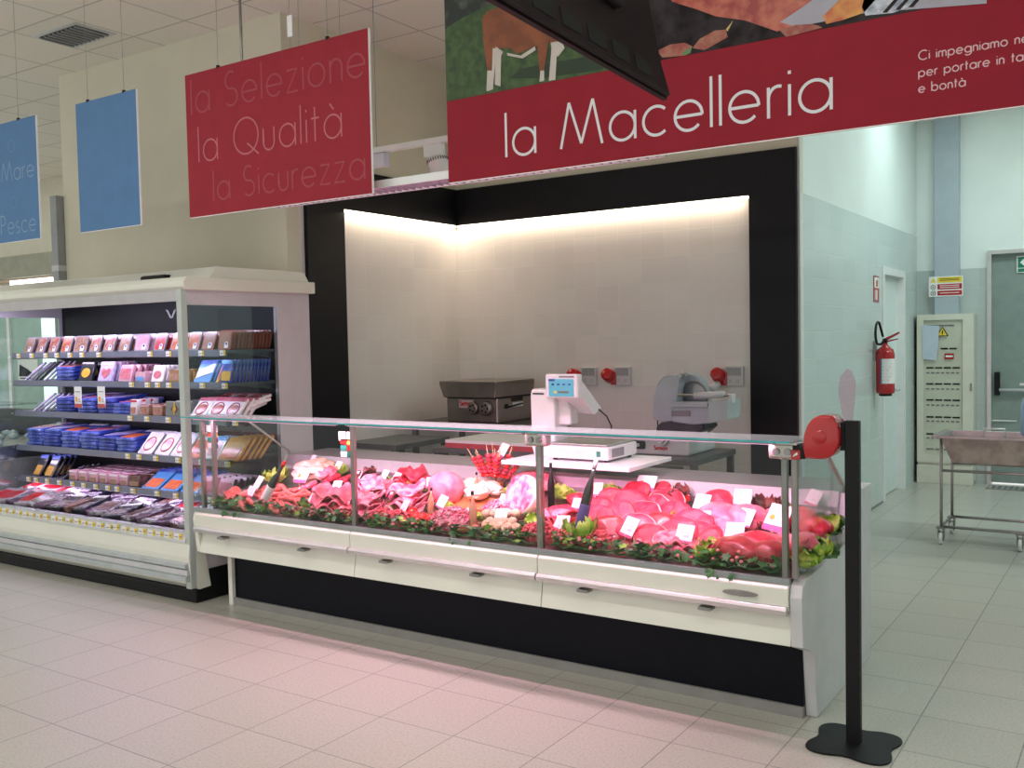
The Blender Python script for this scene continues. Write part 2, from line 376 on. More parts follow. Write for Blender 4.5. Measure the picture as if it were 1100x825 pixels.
o = B().box(-.12, .12, -.06, .06, 0, .17, mat('turquoise_pack', (.02, .42, .50), .4, var=.3, vscale=30), bev=.015).build('box', loc=(-7.76, 3.99, .742))
tag(o, 'turquoise packet standing at the near end of the fish counter', 'packet')

exec_parts = []
# ------------------------------------------------------------------ refrigerated multideck
FX0, FX1 = -7.52, -4.95
fr = empty('display_fridge', (-6.2, 4.35, 0), 'tall ivory open fronted fridge stocked with packaged cold meats', 'fridge')
W = dict(parent=fr, world=True)
shelfm = mat('shelf_metal', (.16, .165, .19), .35, .6, var=.1)
railm = mat('rail_plastic', (.13, .14, .18), .3, var=.05)
B().box(FX0, FX1, 3.84, 4.88, 0, .085, black_m, bev=.01).build('plinth', **W)
b = B(); b.prism([(3.80, .13), (3.785, .30), (3.80, .42), (3.90, .42), (3.95, .09), (3.86, .085)], 'x', FX0, FX1 + .01, enamel, bev=.004)
b.build('front_panel', **W)
b = B()
for z in (.245, .165): b.prism([(3.79, z - .022), (3.765, z - .012), (3.765, z + .012), (3.79, z + .022)], 'x', FX0, FX1 + .0, mat('bumper_grey', (.48, .52, .53), .3, var=.05))
b.box(FX0, FX1 + .005, 3.775, 3.79, .187, .223, lgrey); b.build('bumper', **W)
b = B(); b.box(FX0, FX1 - .02, 3.80, 3.845, .425, .455, alu); b.prism([(3.80, .385), (3.785, .39), (3.802, .452), (3.81, .452)], 'x', FX0, FX1 - .02, mat('clear_rail', (.55, .57, .58), .2, var=.05)); drail = b.build('price_rail', **W)
B().box(FX0 + .02, FX1 - .06, 3.845, 4.6, .40, .43, dsteel).build('deck', **W)
b = B(); b.box(FX0 + .0, FX1 - .03, 4.60, 4.86, .085, 1.96, charcoal); backp = b.build('back_panel', **W)
b = B(); vx = at(184, 338, Y=4.595)
for sg in (-1, 1): b.prism([(vx.x, vx.z - .025), (vx.x + sg * .012, vx.z - .025), (vx.x + sg * .06, vx.z + .04), (vx.x + sg * .035, vx.z + .03)], 'y', 4.592, 4.60, paper)
o = b.build('white_mark', parent=backp); o.data.transform(Matrix.Translation(-fr.location)); o['label'] = 'small white winged mark'
# canopy
b = B()
b.prism([(3.82, 1.95), (3.795, 1.97), (3.79, 2.00), (3.81, 2.03), (4.9, 2.035), (4.9, 1.955)], 'x', FX0 - .02, FX1 + .045, enamel, bev=.006)
b.prism([(4.0, 2.03), (4.07, 2.105), (4.82, 2.105), (4.87, 2.03)], 'x', FX0, FX1 + .02, enamel, bev=.004)
b.build('canopy', **W)
b = B(); b.prism([(3.83, 1.885), (3.82, 1.96), (4.6, 1.96), (4.6, 1.94), (3.96, 1.93), (3.86, 1.885)], 'x', FX0, FX1 - .02, mat('lamp_cover_grey', (.52, .50, .52), .4, var=.04)); b.build('light_cover', **W)
B().box(FX0 + .03, FX1 - .06, 3.98, 4.0, 1.905, 1.92, mat('violet_tube', (.86, .80, 1), .5, emis=2)).build('lamp', **W)
# end frames
for ex, nm in ((FX1, 'end_frame'), (FX0, 'end_frame')):
    b = B(); x0, x1 = (ex - .035, ex)
    liln = mat('lilac_grey_enamel', (.62, .58, .62), .35, var=.02)
    b.box(x0, x1, 4.58, 4.88, .085, 1.955, liln); b.box(x0, x1, 3.84, 4.58, 1.86, 1.955, liln); b.box(x0, x1, 3.90, 4.58, .085, .50, liln)
    b.build(nm, **W)
    B().box(ex - .035, ex + .012, 3.795, 3.84, .10, 1.955, mat('pale_green_post', (.52, .57, .54), .35, .2, var=.03), bev=.004).build('corner_post', **W)
    b = B(); b.box(ex - .012, ex - .004, 3.84, 4.58, .50, 1.86, glass_dark); b.build('end_glass', **W)
b = B(); b.box(FX1, FX1 + .003, 3.86, 4.86, .085, .20, black_m); b.build('kick_plate', **W)
# dark handset on the canopy
p = at(165, 300, Y=3.9)
o = B().box(-.13, .13, -.05, .03, 0, .045, black_m, bev=.018).build('remote_box', loc=(at(158, 297, Y=4.02).x + .1, 4.03, 2.03)); tag(o, 'small black box lying on top of the fridge canopy', 'box')
# shelves
SH = [1.575, 1.362, 1.125, .855, .61]
ticket_px = {0: [20, 34, 49, 61, 75, 88, 106, 161, 181, 199, 216, 239], 1: [140, 157, 168, 180, 197, 216, 240], 2: [137, 155, 178, 198, 225, 250], 3: [133, 145, 163, 187, 212, 240], 4: [25, 33, 45, 58, 72, 84, 97, 110, 120, 137, 163, 183, 198, 220, 240]}
ytk = mat('ticket_yellow', (.88, .62, .04), .4, var=.02)
def ticket(parent, x, y, z, w=.055, h=.034, ori=None):
    b = B(); b.box(x, x + w * .62, y - .002, y, z - h / 2, z + h / 2, paper); b.box(x + w * .62, x + w, y - .002, y, z - h / 2, z + h / 2, ytk); b.box(x + w * .1, x + w * .5, y - .003, y - .002, z - .006, z - .001, ink); b.box(x + w * .7, x + w * .92, y - .003, y - .002, z - .004, z + .004, ink)
    o = b.build('price_ticket', parent=parent); o.data.transform(Matrix.Translation(-fr.location)); return o
for i, z in enumerate(SH):
    b = B(); b.box(FX0 + .04, FX1 - .03, 4.17, 4.60, z - .02, z, shelfm)
    b.prism([(4.15, z - .042), (4.14, z - .036), (4.15, z + .004), (4.17, z + .004), (4.17, z - .042)], 'x', FX0 + .04, FX1 - .03, railm)
    for k in range(4): b.prism([(4.22, z - .02), (4.6, z - .02), (4.6, z - .07), (4.5, z - .05)], 'x', FX0 + .05 + k * .82, FX0 + .056 + k * .82, shelfm)
    sh = b.build('shelf', **W)
    for px in ticket_px[i]:
        x = at(px, 400, Y=4.14).x; ticket(sh, x - .02, 4.141, z - .018)
    b = B(); b.box(FX0 + .05, FX1 - .06, 4.172, 4.19, z - .034, z - .022, mat('shelf_led', (.88, .80, 1), .5, emis=2.2)); o = b.build('shelf_lamp', parent=sh); o.data.transform(Matrix.Translation(-fr.location))
for k in range(24):
    ticket(drail, -7.15 + k * .09 + random.uniform(-.012, .012), 3.788 + .003, .420 + random.uniform(-.004, .004), .078, .036)
area('fridge_canopy_light', (-6.22, 3.99, 1.903), 2.4, .04, 9, (.72, .66, 1), (radians(22), 0, 0))
for z in SH: area('fridge_shelf_light', (-6.22, 4.18, z - .045), 2.4, .02, 2.6, (.80, .66, 1), (radians(18), 0, 0))
# two hanging offer cards
for px, lb in ((84, 'left'), (109, 'right')):
    p = at(px, 427, Y=4.125)
    t = empty('offer_card', (p.x, 4.125, p.z - .075), f'white offer card with a red foot hanging from the second shelf, {lb} of the two', 'price card', 'offer cards on the fridge')
    B().box(-.045, .045, -.002, 0, 0, .155, paper).build('card', t)
    b = B(); b.box(-.045, .045, -.004, -.002, 0, .03, redp); b.build('red_band', t)
    b = B(); b.box(-.03, -.008, -.004, -.002, .045, .08, mat('orange_print', (.85, .35, .03), .5, var=.05)); b.box(.005, .03, -.004, -.002, .045, .05, ink); b.box(.005, .025, -.004, -.002, .06, .065, ink); b.box(-.03, .03, -.004, -.002, .115, .12, ink); b.build('printing', t)
# ------------------------------------------------------------------ packs
def rrect(w, h, r, n=4, x0=None):
    x0 = -w / 2 if x0 is None else x0; pts = []
    for cx, cz, a in ((x0 + w - r, r, -90), (x0 + w - r, h - r, 0), (x0 + r, h - r, 90), (x0 + r, r, 180)):
        for k in range(n + 1):
            an = radians(a + 90 * k / n); pts.append((cx + r * cos(an), cz + r * sin(an)))
    return pts
PM = {}
def pc(name, c, rough=.25, c2=None, sc=30): return mat('pack_' + name, c, rough, c2=c2, vscale=sc, var=.06, coat=.3)
film = pc('clear_film', (.38, .33, .37), .12)
tan = pc('tan', (.44, .26, .18), c2=(.34, .15, .10), sc=40); tanred = pc('tan_red', (.46, .28, .20), c2=(.40, .05, .04), sc=26)
oran = pc('orange', (.60, .18, .06), c2=(.42, .08, .03)); redm = pc('red', (.55, .015, .02), c2=(.40, .01, .02)); brn = pc('brown', (.38, .20, .14), c2=(.30, .15, .10))
pinkm = pc('pink', (.66, .22, .27), c2=(.55, .12, .18)); bluem = pc('blue', (.03, .06, .40), c2=(.16, .22, .62), sc=14); dblue = pc('deep_blue', (.015, .03, .28), c2=(.08, .12, .46), sc=14)
whitem = pc('white', (.80, .76, .80), .3); lil = pc('lilac', (.58, .50, .74), c2=(.45, .38, .68)); blackp = pc('black', (.02, .02, .03), .2); goldm = pc('gold', (.72, .42, .05), .3)
greyp = pc('grey_green', (.17, .18, .16), .4); lpink = pc('light_pink', (.72, .42, .50), c2=(.66, .32, .42)); purp = pc('purple_dark', (.14, .06, .12), .2, c2=(.05, .03, .06)); silv = pc('silver', (.42, .38, .42), .2, c2=(.14, .11, .13))
skyb = pc('sky_blue', (.10, .30, .62), .3); orfood = pc('salmon', (.75, .22, .08), c2=(.65, .12, .05)); dbrown = pc('dark_brown', (.16, .07, .05), c2=(.08, .035, .03)); amber = pc('amber', (.60, .34, .06), .3, c2=(.45, .22, .04))
def pack_base(key, w, h, t, body, win=None, shape='rect', band=None, ring=None, edge=None, tray=False):
    """upright pack: face towards -Y, base at z=0"""
    if key in PM: return PM[key]
    b = B(); r = min(w, h) * .14
    if tray:
        b.prism(rrect(w, h, r), 'y', 0, t * .25, edge or film, bev=.002)
        b2 = [(x * .86, h * .07 + z * .86) for x, z in rrect(w, h, r)]
        b.prism(b2, 'y', t * .2, t, body, bev=.004)
        if win: b.prism([(x * .84, h * .08 + z * .84) for x, z in rrect(w, h, r)], 'y', -.0015, .002, win)
    else:
        b.prism(rrect(w, h, r * .5), 'y', 0, t, body, bev=min(t * .3, .006))
        if win:
            if shape == 'oval': pts = [(w * .33 * cos(a * pi / 9), h * .42 + h * .24 * sin(a * pi / 9)) for a in range(18)]
            elif shape == 'low': pts = rrect(w * .8, h * .42, .01); pts = [(x, z + h * .08) for x, z in pts]
            elif shape == 'heart': pts = [(0, h * .12), (w * .3, h * .38), (w * .34, h * .55), (w * .2, h * .66), (0, h * .56), (-w * .2, h * .66), (-w * .34, h * .55), (-w * .3, h * .38)]
            elif shape == 'diamond': pts = [(0, h * .18), (w * .2, h * .5), (0, h * .82), (-w * .2, h * .5)]
            elif shape == 'stripe': pts = [(-w * .45, h * .15), (w * .45, h * .45), (w * .45, h * .85), (-w * .45, h * .5)]
            else: pts = [(x, z + h * .14) for x, z in rrect(w * .78, h * .62, .01)]
            b.prism(pts, 'y', -.0025, .001, win)
        if ring:
            pts = [(w * .33 * cos(a * pi / 10), h * .45 + h * .3 * sin(a * pi / 10)) for a in range(20)]
            b.tube([(x, -.002, z) for x, z in pts], .004, ring, 5, closed=True)
        if band: b.prism([(x, z + h * .82) for x, z in rrect(w * .96, h * .15, .004)], 'y', -.003, .001, band)
    me = b.build('p')
    PM[key] = me.data; bpy.data.objects.remove(me)
    return PM[key]
stk = B(); stk.prism([(-.016, 0), (.016, 0), (.016, .026)] + [(.016 * cos(a * pi / 6), .026 + .016 * sin(a * pi / 6)) for a in range(1, 6)] + [(-.016, .026)], 'y', -.004, -.001, paper)
stk.prism([(.009 * cos(a * pi / 5), .028 + .009 * sin(a * pi / 5)) for a in range(10)], 'y', -.005, -.004, dblue)
o = stk.build('p'); STK = o.data; bpy.data.objects.remove(o)
def put_pack(data, x, y, z, pitch, yaw, label, cat, group, name, sticker=False, roll=0):
    o = bpy.data.objects.new(name, data); COL.objects.link(o); o.location = (x, y, z)
    o.rotation_euler = (radians(-pitch), radians(roll), radians(yaw)); tag(o, label, cat, group)
    if sticker:
        c = bpy.data.objects.new('sticker', STK); COL.objects.link(c); c.parent = o; c.location = (.02, 0, .012)
    return o
SHN = ['top', 'second', 'third', 'fourth', 'fifth']
ORD = ['first', 'second', 'third', 'fourth', 'fifth', 'sixth', 'seventh', 'eighth', 'ninth', 'tenth', 'eleventh', 'twelfth', 'thirteenth', 'fourteenth', 'fifteenth', 'sixteenth']
def short(a, c): return a if len(a.split()) <= 16 else c
def column(sh, idx, px, data, desc, cat, n=4, dy=.045, pitch=14, yaw=0, name='meat_tray', sticker=False, y0=4.185, py=None, dzn=0, t=.03):
    z = SH[sh] + .001; x = at(px, 400, Y=4.17).x
    for k in range(n):
        jx = random.uniform(-.004, .004)
        if k == 0: lab = short(f'{desc}, foremost in the {ORD[idx]} row from left, {SHN[sh]} shelf', f'{desc}, foremost, {ORD[idx]} row, {SHN[sh]} shelf'); g = f'foremost packs on the {SHN[sh]} shelf'
        else: lab = short(f'{desc}, behind the foremost, {ORD[idx]} row from left, {SHN[sh]} shelf', f'{desc}, behind the foremost, {ORD[idx]} row, {SHN[sh]} shelf'); g = f'packs behind row {ORD[idx]} on the {SHN[sh]} shelf'
        put_pack(data, x + jx, y0 + k * dy, z + k * dzn, pitch, yaw + random.uniform(-3, 3), lab, cat, g, name, sticker and k == 0)
def stack(sh, idx, px, data, desc, cat, n=3, t=.028, y0=4.20, yaw=0, name='meat_pack', shift=0, base=None, pitch=84):
    z = (SH[sh] if base is None else base); x = at(px, 400, Y=4.17).x
    for k in range(n):
        zz = z + t * (k + 1) + .001
        lab = f'{desc}, {"top" if k == n - 1 else "lower"} in {ORD[idx]} pile from left, {SHN[sh]} shelf'
        put_pack(data, x + random.uniform(-.006, .006), y0 + random.uniform(0, .012) + shift * k, zz, pitch, yaw + random.uniform(-4, 4), lab, cat, f'pile {ORD[idx]} on the {SHN[sh]} shelf', name)
# top shelf trays
def clam(key, win): return pack_base('clam' + key, .118, .132, .022, pc('rust_film', (.36, .10, .07), .15) if key == 'br' else film, win, tray=True, edge=pc('rust_film', (.36, .10, .07), .15) if key == 'br' else None)
top = [(28, 'tan', tan, 'clear tray of tan cured slices'), (41, 'tr', tanred, 'clear tray of pale slices with red flecks'), (54, 'tr', tanred, 'clear tray of speckled salami slices'), (68, 'or', oran, 'clear tray with orange and tan slices'),
       (84, 'tan', tan, 'clear tray of pale tan slices'), (99, 'tr', tanred, 'clear tray of tan slices with dark spots'), (114, 'tr', tanred, 'clear tray of dark spotted slices'), (131, 'tan', tan, 'clear tray of tan slices with a red spot'),
       (150, 'pk', lpink, 'clear tray of pink pate slices'), (169, 'rd', redm, 'clear tray with bright red topping'), (187, 'or', oran, 'clear tray of orange glazed meat'), (205, 'or', oran, 'clear tray of salmon coloured slices'), (221, 'br', brn, 'clear tray of brown pate'), (239, 'br', brn, 'clear tray of light brown pate')]
for i, (px, k, m, d) in enumerate(top):
    last = i == len(top) - 1
    column(0, i, px, clam(k, m), d, 'tray', n=12 if last else 5, dy=.030 if last else .05, sticker=True, pitch=12 if last else 20, yaw=(14 if i in (4, 8) else 0), dzn=.0)
# second shelf
bf = pack_base('blueflat', .19, .30, .024, bluem, pinkm, 'stripe', band=lil)
bf2 = pack_base('blueflat2', .19, .30, .024, dblue, lil, 'stripe'); bf3 = pack_base('blueflat3', .19, .30, .024, bluem, orfood, 'low', band=whitem)
env = pack_base('lilenv', .10, .21, .012, lil, whitem, 'stripe'); denv = pack_base('darkenv', .10, .21, .012, blackp, lil, 'stripe')
column(1, 0, 24, env, 'lilac and white envelope leaning sideways', 'packet', n=3, pitch=48, yaw=-38, name='meat_packet')
column(1, 1, 34, denv, 'dark envelope with a white stripe leaning sideways', 'packet', n=3, pitch=46, yaw=-38, name='meat_packet')
column(1, 2, 45, env, 'pale lilac envelope leaning back', 'packet', n=3, pitch=45, yaw=-34, name='meat_packet')
stack(1, 3, 62, bf3, 'blue and white flat pack', 'packet', n=4, t=.026)
blk = pack_base('blackpatty', .15, .15, .03, blackp, goldm, 'oval'); column(1, 4, 88, blk, 'black pack with two golden patties', 'packet', n=3, pitch=18, dy=.06, name='patty_pack')
pk = pack_base('pinkpack', .155, .15, .03, lil, pinkm, 'heart', band=lpink); column(1, 5, 109, pk, 'pink and lilac pack of sliced ham', 'packet', n=4, pitch=18, dy=.055, name='ham_pack')
pk2 = pack_base('pinkpack2', .15, .125, .03, lpink, pinkm, 'win'); column(1, 6, 131, pk2, 'rosy pack of cooked ham slices', 'packet', n=5, pitch=16, dy=.05, name='ham_pack')
bt = pack_base('bluetub', .12, .07, .06, lpink, skyb, 'low'); column(1, 7, 148, bt, 'low pink tray with a sky blue label', 'tray', n=4, pitch=4, dy=.075, name='low_tray')
wo = pack_base('whiteoval', .125, .12, .02, whitem, pinkm, 'oval'); column(1, 8, 165, wo, 'white pack with a round pink window', 'packet', n=4, pitch=16, dy=.035, name='ham_pack')
ty = pack_base('tanyellow', .15, .085, .07, amber, tan, 'win', band=tan); column(1, 9, 187, ty, 'low tray of tan rolls with a yellow label', 'tray', n=4, pitch=4, dy=.085, name='low_tray')
bw = pack_base('bluewhite', .16, .17, .014, skyb, whitem, 'stripe', band=bluem); column(1, 10, 214, bw, 'sky blue and white packet leaning back', 'packet', n=4, pitch=30, dy=.035, name='meat_packet')
oy = pack_base('orangeyel', .05, .16, .02, goldm, pinkm, 'win'); column(1, 11, 230, oy, 'narrow amber and pink packet leaning aside', 'packet', n=3, pitch=24, yaw=-25, dy=.04, name='meat_packet')
by = pack_base('blueyel', .10, .15, .02, bluem, goldm, 'low', band=skyb); column(1, 12, 240, by, 'deep blue packet with a yellow print', 'packet', n=11, pitch=10, dy=.031, name='meat_packet')
# third shelf
column(2, 0, 32, env, 'lilac envelope leaning far over', 'packet', n=3, pitch=50, yaw=-40, name='meat_packet')
column(2, 1, 42, env, 'white and lilac envelope leaning far over', 'packet', n=3, pitch=50, yaw=-38, name='meat_packet')
for i, (px, d) in enumerate(((63, bf2), (86, bf), (108, bf2), (126, bf))): stack(2, 2 + i, px, d, ['deep blue flat pack', 'blue flat pack with a rosy stripe'][i % 2], 'packet', n=4 - (i == 3), t=.026, y0=4.185)
rw = pack_base('redwhite', .07, .11, .05, whitem, tanred, 'low', band=redm); column(2, 6, 139, rw, 'small white and red carton', 'carton', n=3, pitch=5, dy=.07, name='small_carton')
rl = pack_base('rolls', .10, .075, .075, tan, tanred, 'oval', band=lpink); column(2, 7, 151, rl, 'tray of round tan rolls under film', 'tray', n=4, pitch=2, dy=.09, name='low_tray')
column(2, 8, 165, rl, 'tray of browned rolls under film', 'tray', n=4, pitch=2, dy=.09, name='low_tray')
gd = pack_base('greygold', .19, .105, .05, greyp, dbrown, 'diamond'); column(2, 9, 184, gd, 'grey green box with a golden emblem', 'box', n=4, pitch=4, dy=.07, name='meat_box')
b = B(); b.prism([(0, .02), (.016, .05), (0, .085), (-.016, .05)], 'y', -.006, -.003, goldm); b.box(-.004, .004, -.006, -.003, .012, .1, goldm)
o = b.build('emblem'); o.parent = [q for q in COL.objects if q.name.startswith('meat_box')][0]; o['label'] = 'golden emblem'
we = pack_base('whitered', .155, .17, .02, whitem, tanred, 'oval', band=pinkm, ring=redm)
for i, px in enumerate((207, 224, 241)): 
    column(2, 10 + i, px, we, 'white and red printed packet leaning back', 'packet', n=3, pitch=40, name='meat_packet', dy=.05)
    for k in range(3): put_pack(we, at(px, 400, Y=4.17).x, 4.30 + .02 * k, SH[2] + .06 + .024 * k, 76, random.uniform(-8, 8), f'white and red packet lying behind the leaning ones, {ORD[i]} pile from post', 'packet', f'white packets lying in pile {ORD[i]} on the third shelf', 'meat_packet')
# fourth shelf
for i, (px, d) in enumerate(((30, bf), (48, bf2), (68, bf3), (88, bf), (108, bf2), (127, bf3))): stack(3, i, px, d, ['blue flat pack with pale stripe', 'deep blue flat pack', 'blue flat pack with orange window'][i % 3], 'packet', n=5 - (i > 3), t=.025, y0=4.185)
wr = pack_base('whitering', .155, .19, .014, whitem, lpink, 'oval', ring=redm)
for i, px in enumerate((149, 167, 184)): column(3, 6 + i, px, wr, 'white packet printed with a pink ham ring', 'packet', n=4, pitch=42, dy=.035, name='ham_packet')
orw = pack_base('orangered', .16, .18, .014, orfood, redm, 'oval', band=whitem); column(3, 9, 203, orw, 'orange and red packet leaning back', 'packet', n=3, pitch=44, dy=.04, name='meat_packet')
column(3, 10, 221, pack_base('skywhite', .14, .17, .014, whitem, lpink, 'win', band=skyb), 'pale blue and white packet leaning back', 'packet', n=3, pitch=35, dy=.04, name='meat_packet')
am = pack_base('amberpack', .19, .19, .02, amber, orfood, 'low'); column(3, 11, 238, am, 'amber packet with a salmon window', 'packet', n=5, pitch=42, dy=.05, name='meat_packet')
# fifth shelf
bb = pack_base('blackwin', .10, .19, .02, blackp, amber, 'low', band=bluem)
column(4, 0, 31, bb, 'black packet with a food window', 'packet', n=4, pitch=32, name='meat_packet'); column(4, 1, 43, bb, 'black packet with an amber window', 'packet', n=4, pitch=32, name='meat_packet')
column(4, 2, 58, denv, 'black and lilac envelope lying aslant', 'packet', n=4, pitch=60, yaw=-45, name='meat_packet')
wb = pack_base('whitebrown', .09, .075, .10, lpink, brn, 'low', band=whitem)
for i, px in enumerate((71, 82, 93, 104, 115, 126)): column(4, 3 + i, px, wb, 'small white and brown boxed terrine', 'box', n=4, pitch=2, dy=.105, name='terrine_box')
column(4, 9, 137, pack_base('brownlow', .12, .08, .10, dbrown, brn, 'low'), 'dark brown low tray', 'tray', n=3, pitch=2, dy=.12, name='low_tray')
bo = pack_base('blueorange', .17, .22, .018, skyb, orfood, 'low', band=bluem)
for i, px in enumerate((153, 173, 194)): column(4, 10 + i, px, bo, 'blue packet with an orange food window', 'packet', n=3, pitch=58, dy=.055, name='meat_packet', dzn=.002)
for i, px in enumerate((214, 232)): column(4, 13 + i, px, pk2, 'rosy pack of sliced ham under film', 'packet', n=5, pitch=22, dy=.05, name='ham_pack')
# bottom deck jumble
dk = [(pack_base('dkred', .17, .24, .03, film, redm, 'win'), 'clear tray of red meat'), (pack_base('dkpurp', .17, .24, .03, purp, silv, 'stripe'), 'dark purple vacuum pack'), (pack_base('dksil', .16, .22, .03, silv, dbrown, 'win'), 'silvery vacuum pack of dark meat'),
      (pack_base('dkblk', .18, .24, .04, blackp, silv, 'low', band=whitem), 'black tray with a white label'), (pack_base('dkbrn', .16, .20, .05, dbrown, brn, 'win'), 'brown joint of meat under film'), (pack_base('dkpk', .17, .24, .025, lpink, redm, 'stripe'), 'pink and red flat pack')]
choice = [0, 0, 5, 0, 5, 1, 3, 4, 3, 1, 2, 3, 2, 1, 2, 1, 4, 2]
for r in range(3):
    for k in range(18):
        x = -7.36 + k * .137 + random.uniform(-.02, .02); ty_ = choice[k] if random.random() < .75 else random.choice((1, 2, 5))
        d, lab = dk[ty_]
        put_pack(d, x, 3.87 + r * .22, .475 + r * .028 + random.uniform(0, .012), 80 + random.uniform(-6, 4), random.uniform(-24, 24), f'{lab}, {["front", "middle", "rear"][r]} row of fridge floor, {ORD[k] + " from left" if k < 16 else ["second from right", "last at right"][k - 16]}', 'pack', f'{["front", "middle", "rear"][r]} row of packs on the fridge floor', 'meat_pack', roll=random.uniform(-6, 6))
# ------------------------------------------------------------------ serving counter
CX0, CX1 = -4.87, -1.15
ct = empty('meat_counter', (-3.0, 4.3, 0), 'long ivory and black butcher counter with a glass front, filled with meat', 'counter')
W = dict(parent=ct, world=True)
prof = [(3.98, 0), (3.95, .29), (3.79, .345), (3.775, .55), (3.79, .595), (3.84, .615), (4.48, .64), (4.54, .86), (4.92, .86), (4.88, 0)]
b = B(); b.prism(prof, 'x', CX1 - .05, CX1, lgrey, bev=.004); o = b.build('end_panel', **W)
b = B(); b.prism([(3.80, .345), (3.775, .55), (3.79, .60), (3.84, .62), (4.48, .64), (4.54, .86), (4.92, .86), (4.88, .345)], 'x', CX0 - .005, CX0 + .03, enamel, bev=.004); b.build('end_panel', **W)
b = B(); b.box(-4.755, -4.72, 3.93, 4.88, 0, .345, enamel, bev=.003); b.build('support_leg', **W)
b = B(); b.box(-4.72, CX1 - .05, 3.955, 3.975, .045, .32, mat('front_black', (.003, .004, .008), .4, var=.08, spec=.15)); b.build('front_kick_panel', **W)
B().box(-4.72, CX1 - .05, 3.94, 3.97, .0, .045, mat('grey_skirting', (.26, .25, .24), .4, var=.05)).build('skirting', **W)
seams = [CX0 + .03, -3.57, -2.385, CX1 - .05]
for a, c in zip(seams, seams[1:]):
    b = B(); b.prism([(3.79, .345), (3.815, .475), (3.83, .48), (3.93, .35), (3.93, .34)], 'x', a + .002, c - .002, enamel, bev=.002); b.build('lower_fascia', **W)
    b = B(); b.prism([(3.785, .49), (3.768, .50), (3.765, .585), (3.785, .60), (3.83, .60), (3.83, .49)], 'x', a + .002, c - .002, enamel, bev=.004); b.build('upper_fascia', **W)
    b = B(); b.prism([(3.775, .472), (3.748, .480), (3.742, .500), (3.752, .512), (3.775, .512)], 'x', a + .004, c - .004, alu, bev=.002)
    b.build('bumper_rail', **W)
    for x in (a + .25, c - .35): 
        b = B(); b.prism(rrect(.06, .014, .006), 'y', 3.745, 3.79, dsteel, M=Matrix.Translation((x, 0, .455))); b.build('clip', **W)
b = B(); b.prism([(.075 * cos(a * pi / 8), .012 * sin(a * pi / 8)) for a in range(16)], 'y', 3.755, 3.77, dsteel, M=Matrix.Translation((-1.40, 0, .545))); b.build('oval_badge', **W)
B().box(CX0 + .03, CX1 - .05, 3.93, 4.90, .32, .36, dsteel).build('underside', **W)
def deckz(y): return .615 + (y - 3.83) * .24
b = B(); b.prism([(3.82, .60), (3.82, deckz(3.82)), (4.50, deckz(4.50)), (4.50, .60)], 'x', CX0 + .035, CX1 - .055, steel); b.build('meat_deck', **W)
b = B(); b.prism([(4.50, .60), (4.50, .80), (4.535, .868), (4.92, .868), (4.92, .83), (4.56, .83), (4.56, .35), (4.53, .35)], 'x', CX0 + .035, CX1 - .055, mat('satin_steel', (.42, .38, .41), .35, .6, var=.04, vscale=20)); b.build('worktop', **W)
b = B(); b.box(CX0 + .035, CX1 - .055, 4.86, 4.90, .08, .83, enamel); b.build('back_panel', **W)
b = B(); b.box(CX0, CX1 - .05, 3.775, 3.797, .600, .622, mat('grey_gasket', (.30, .33, .33), .35, .3, var=.05)); b.build('glass_channel', **W)
# glass
for a, c in zip([-4.83, -3.555, -2.375], [-3.575, -2.40, -1.20]):
    b = B(); b.box(a, c, 3.782, 3.790, .615, 1.165, glass); b.build('front_glass', **W)
for a, c in zip([-4.85, -2.384], [-2.386, -1.17]):
    b = B(); b.box(a, c, 3.70, 3.93, 1.176, 1.184, glass_dusty); g = b.build('top_glass', **W)
    b = B(); b.box(a, c, 3.696, 3.70, 1.176, 1.184, glass_edge); e = b.build('polished_edge', parent=g); e.data.transform(Matrix.Translation(-ct.location))
def sideglass(x):
    P = [(3.80, .62), (4.50, .66), (4.55, .87), (4.16, 1.165), (3.80, 1.165)]
    b = B(); b.prism(P, 'x', x, x + .006, glass); b.build('side_glass', **W)
    b = B(); b.tube([(x + .003, 4.15, 1.155), (x + .003, 4.55, .88), (x + .003, 4.55, .83)], .008, steel, 8); b.build('glass_edge_trim', **W)
sideglass(-4.845); sideglass(-1.185)
# posts and clamps
for x, wd in ((-4.80, .012), (-4.72, .011), (-3.565, .013), (-2.387, .016), (-1.225, .012), (-1.185, .012)):
    y = 3.81 if x not in (-4.72,) else 3.83
    b = B(); b.box(x - wd, x + wd, y - .014, y + .012, .62, 1.11 if wd > .015 or x > -1.3 else 1.165, mat('post_steel', (.30, .28, .26), .35, .85, var=.05), bev=.003); p_ = b.build('glass_post', **W)
    if x in (-2.387, -1.225):
        b = B(); b.box(x - .055, x + .055, 3.765, 3.83, 1.105, 1.17, mat('chrome_clamp', (.42, .40, .36), .25, .9, var=.05), bev=.01); b.box(x - .07, x + .07, 3.74, 3.86, 1.165, 1.174, steel, bev=.003); b.cyl((x - .02, 3.765, 1.135), (x - .02, 3.758, 1.135), .014, dsteel, 12); b.cyl((x + .025, 3.765, 1.135), (x + .025, 3.758, 1.135), .014, dsteel, 12); c_ = b.build('glass_clamp', parent=p_); c_.data.transform(Matrix.Translation(-ct.location))
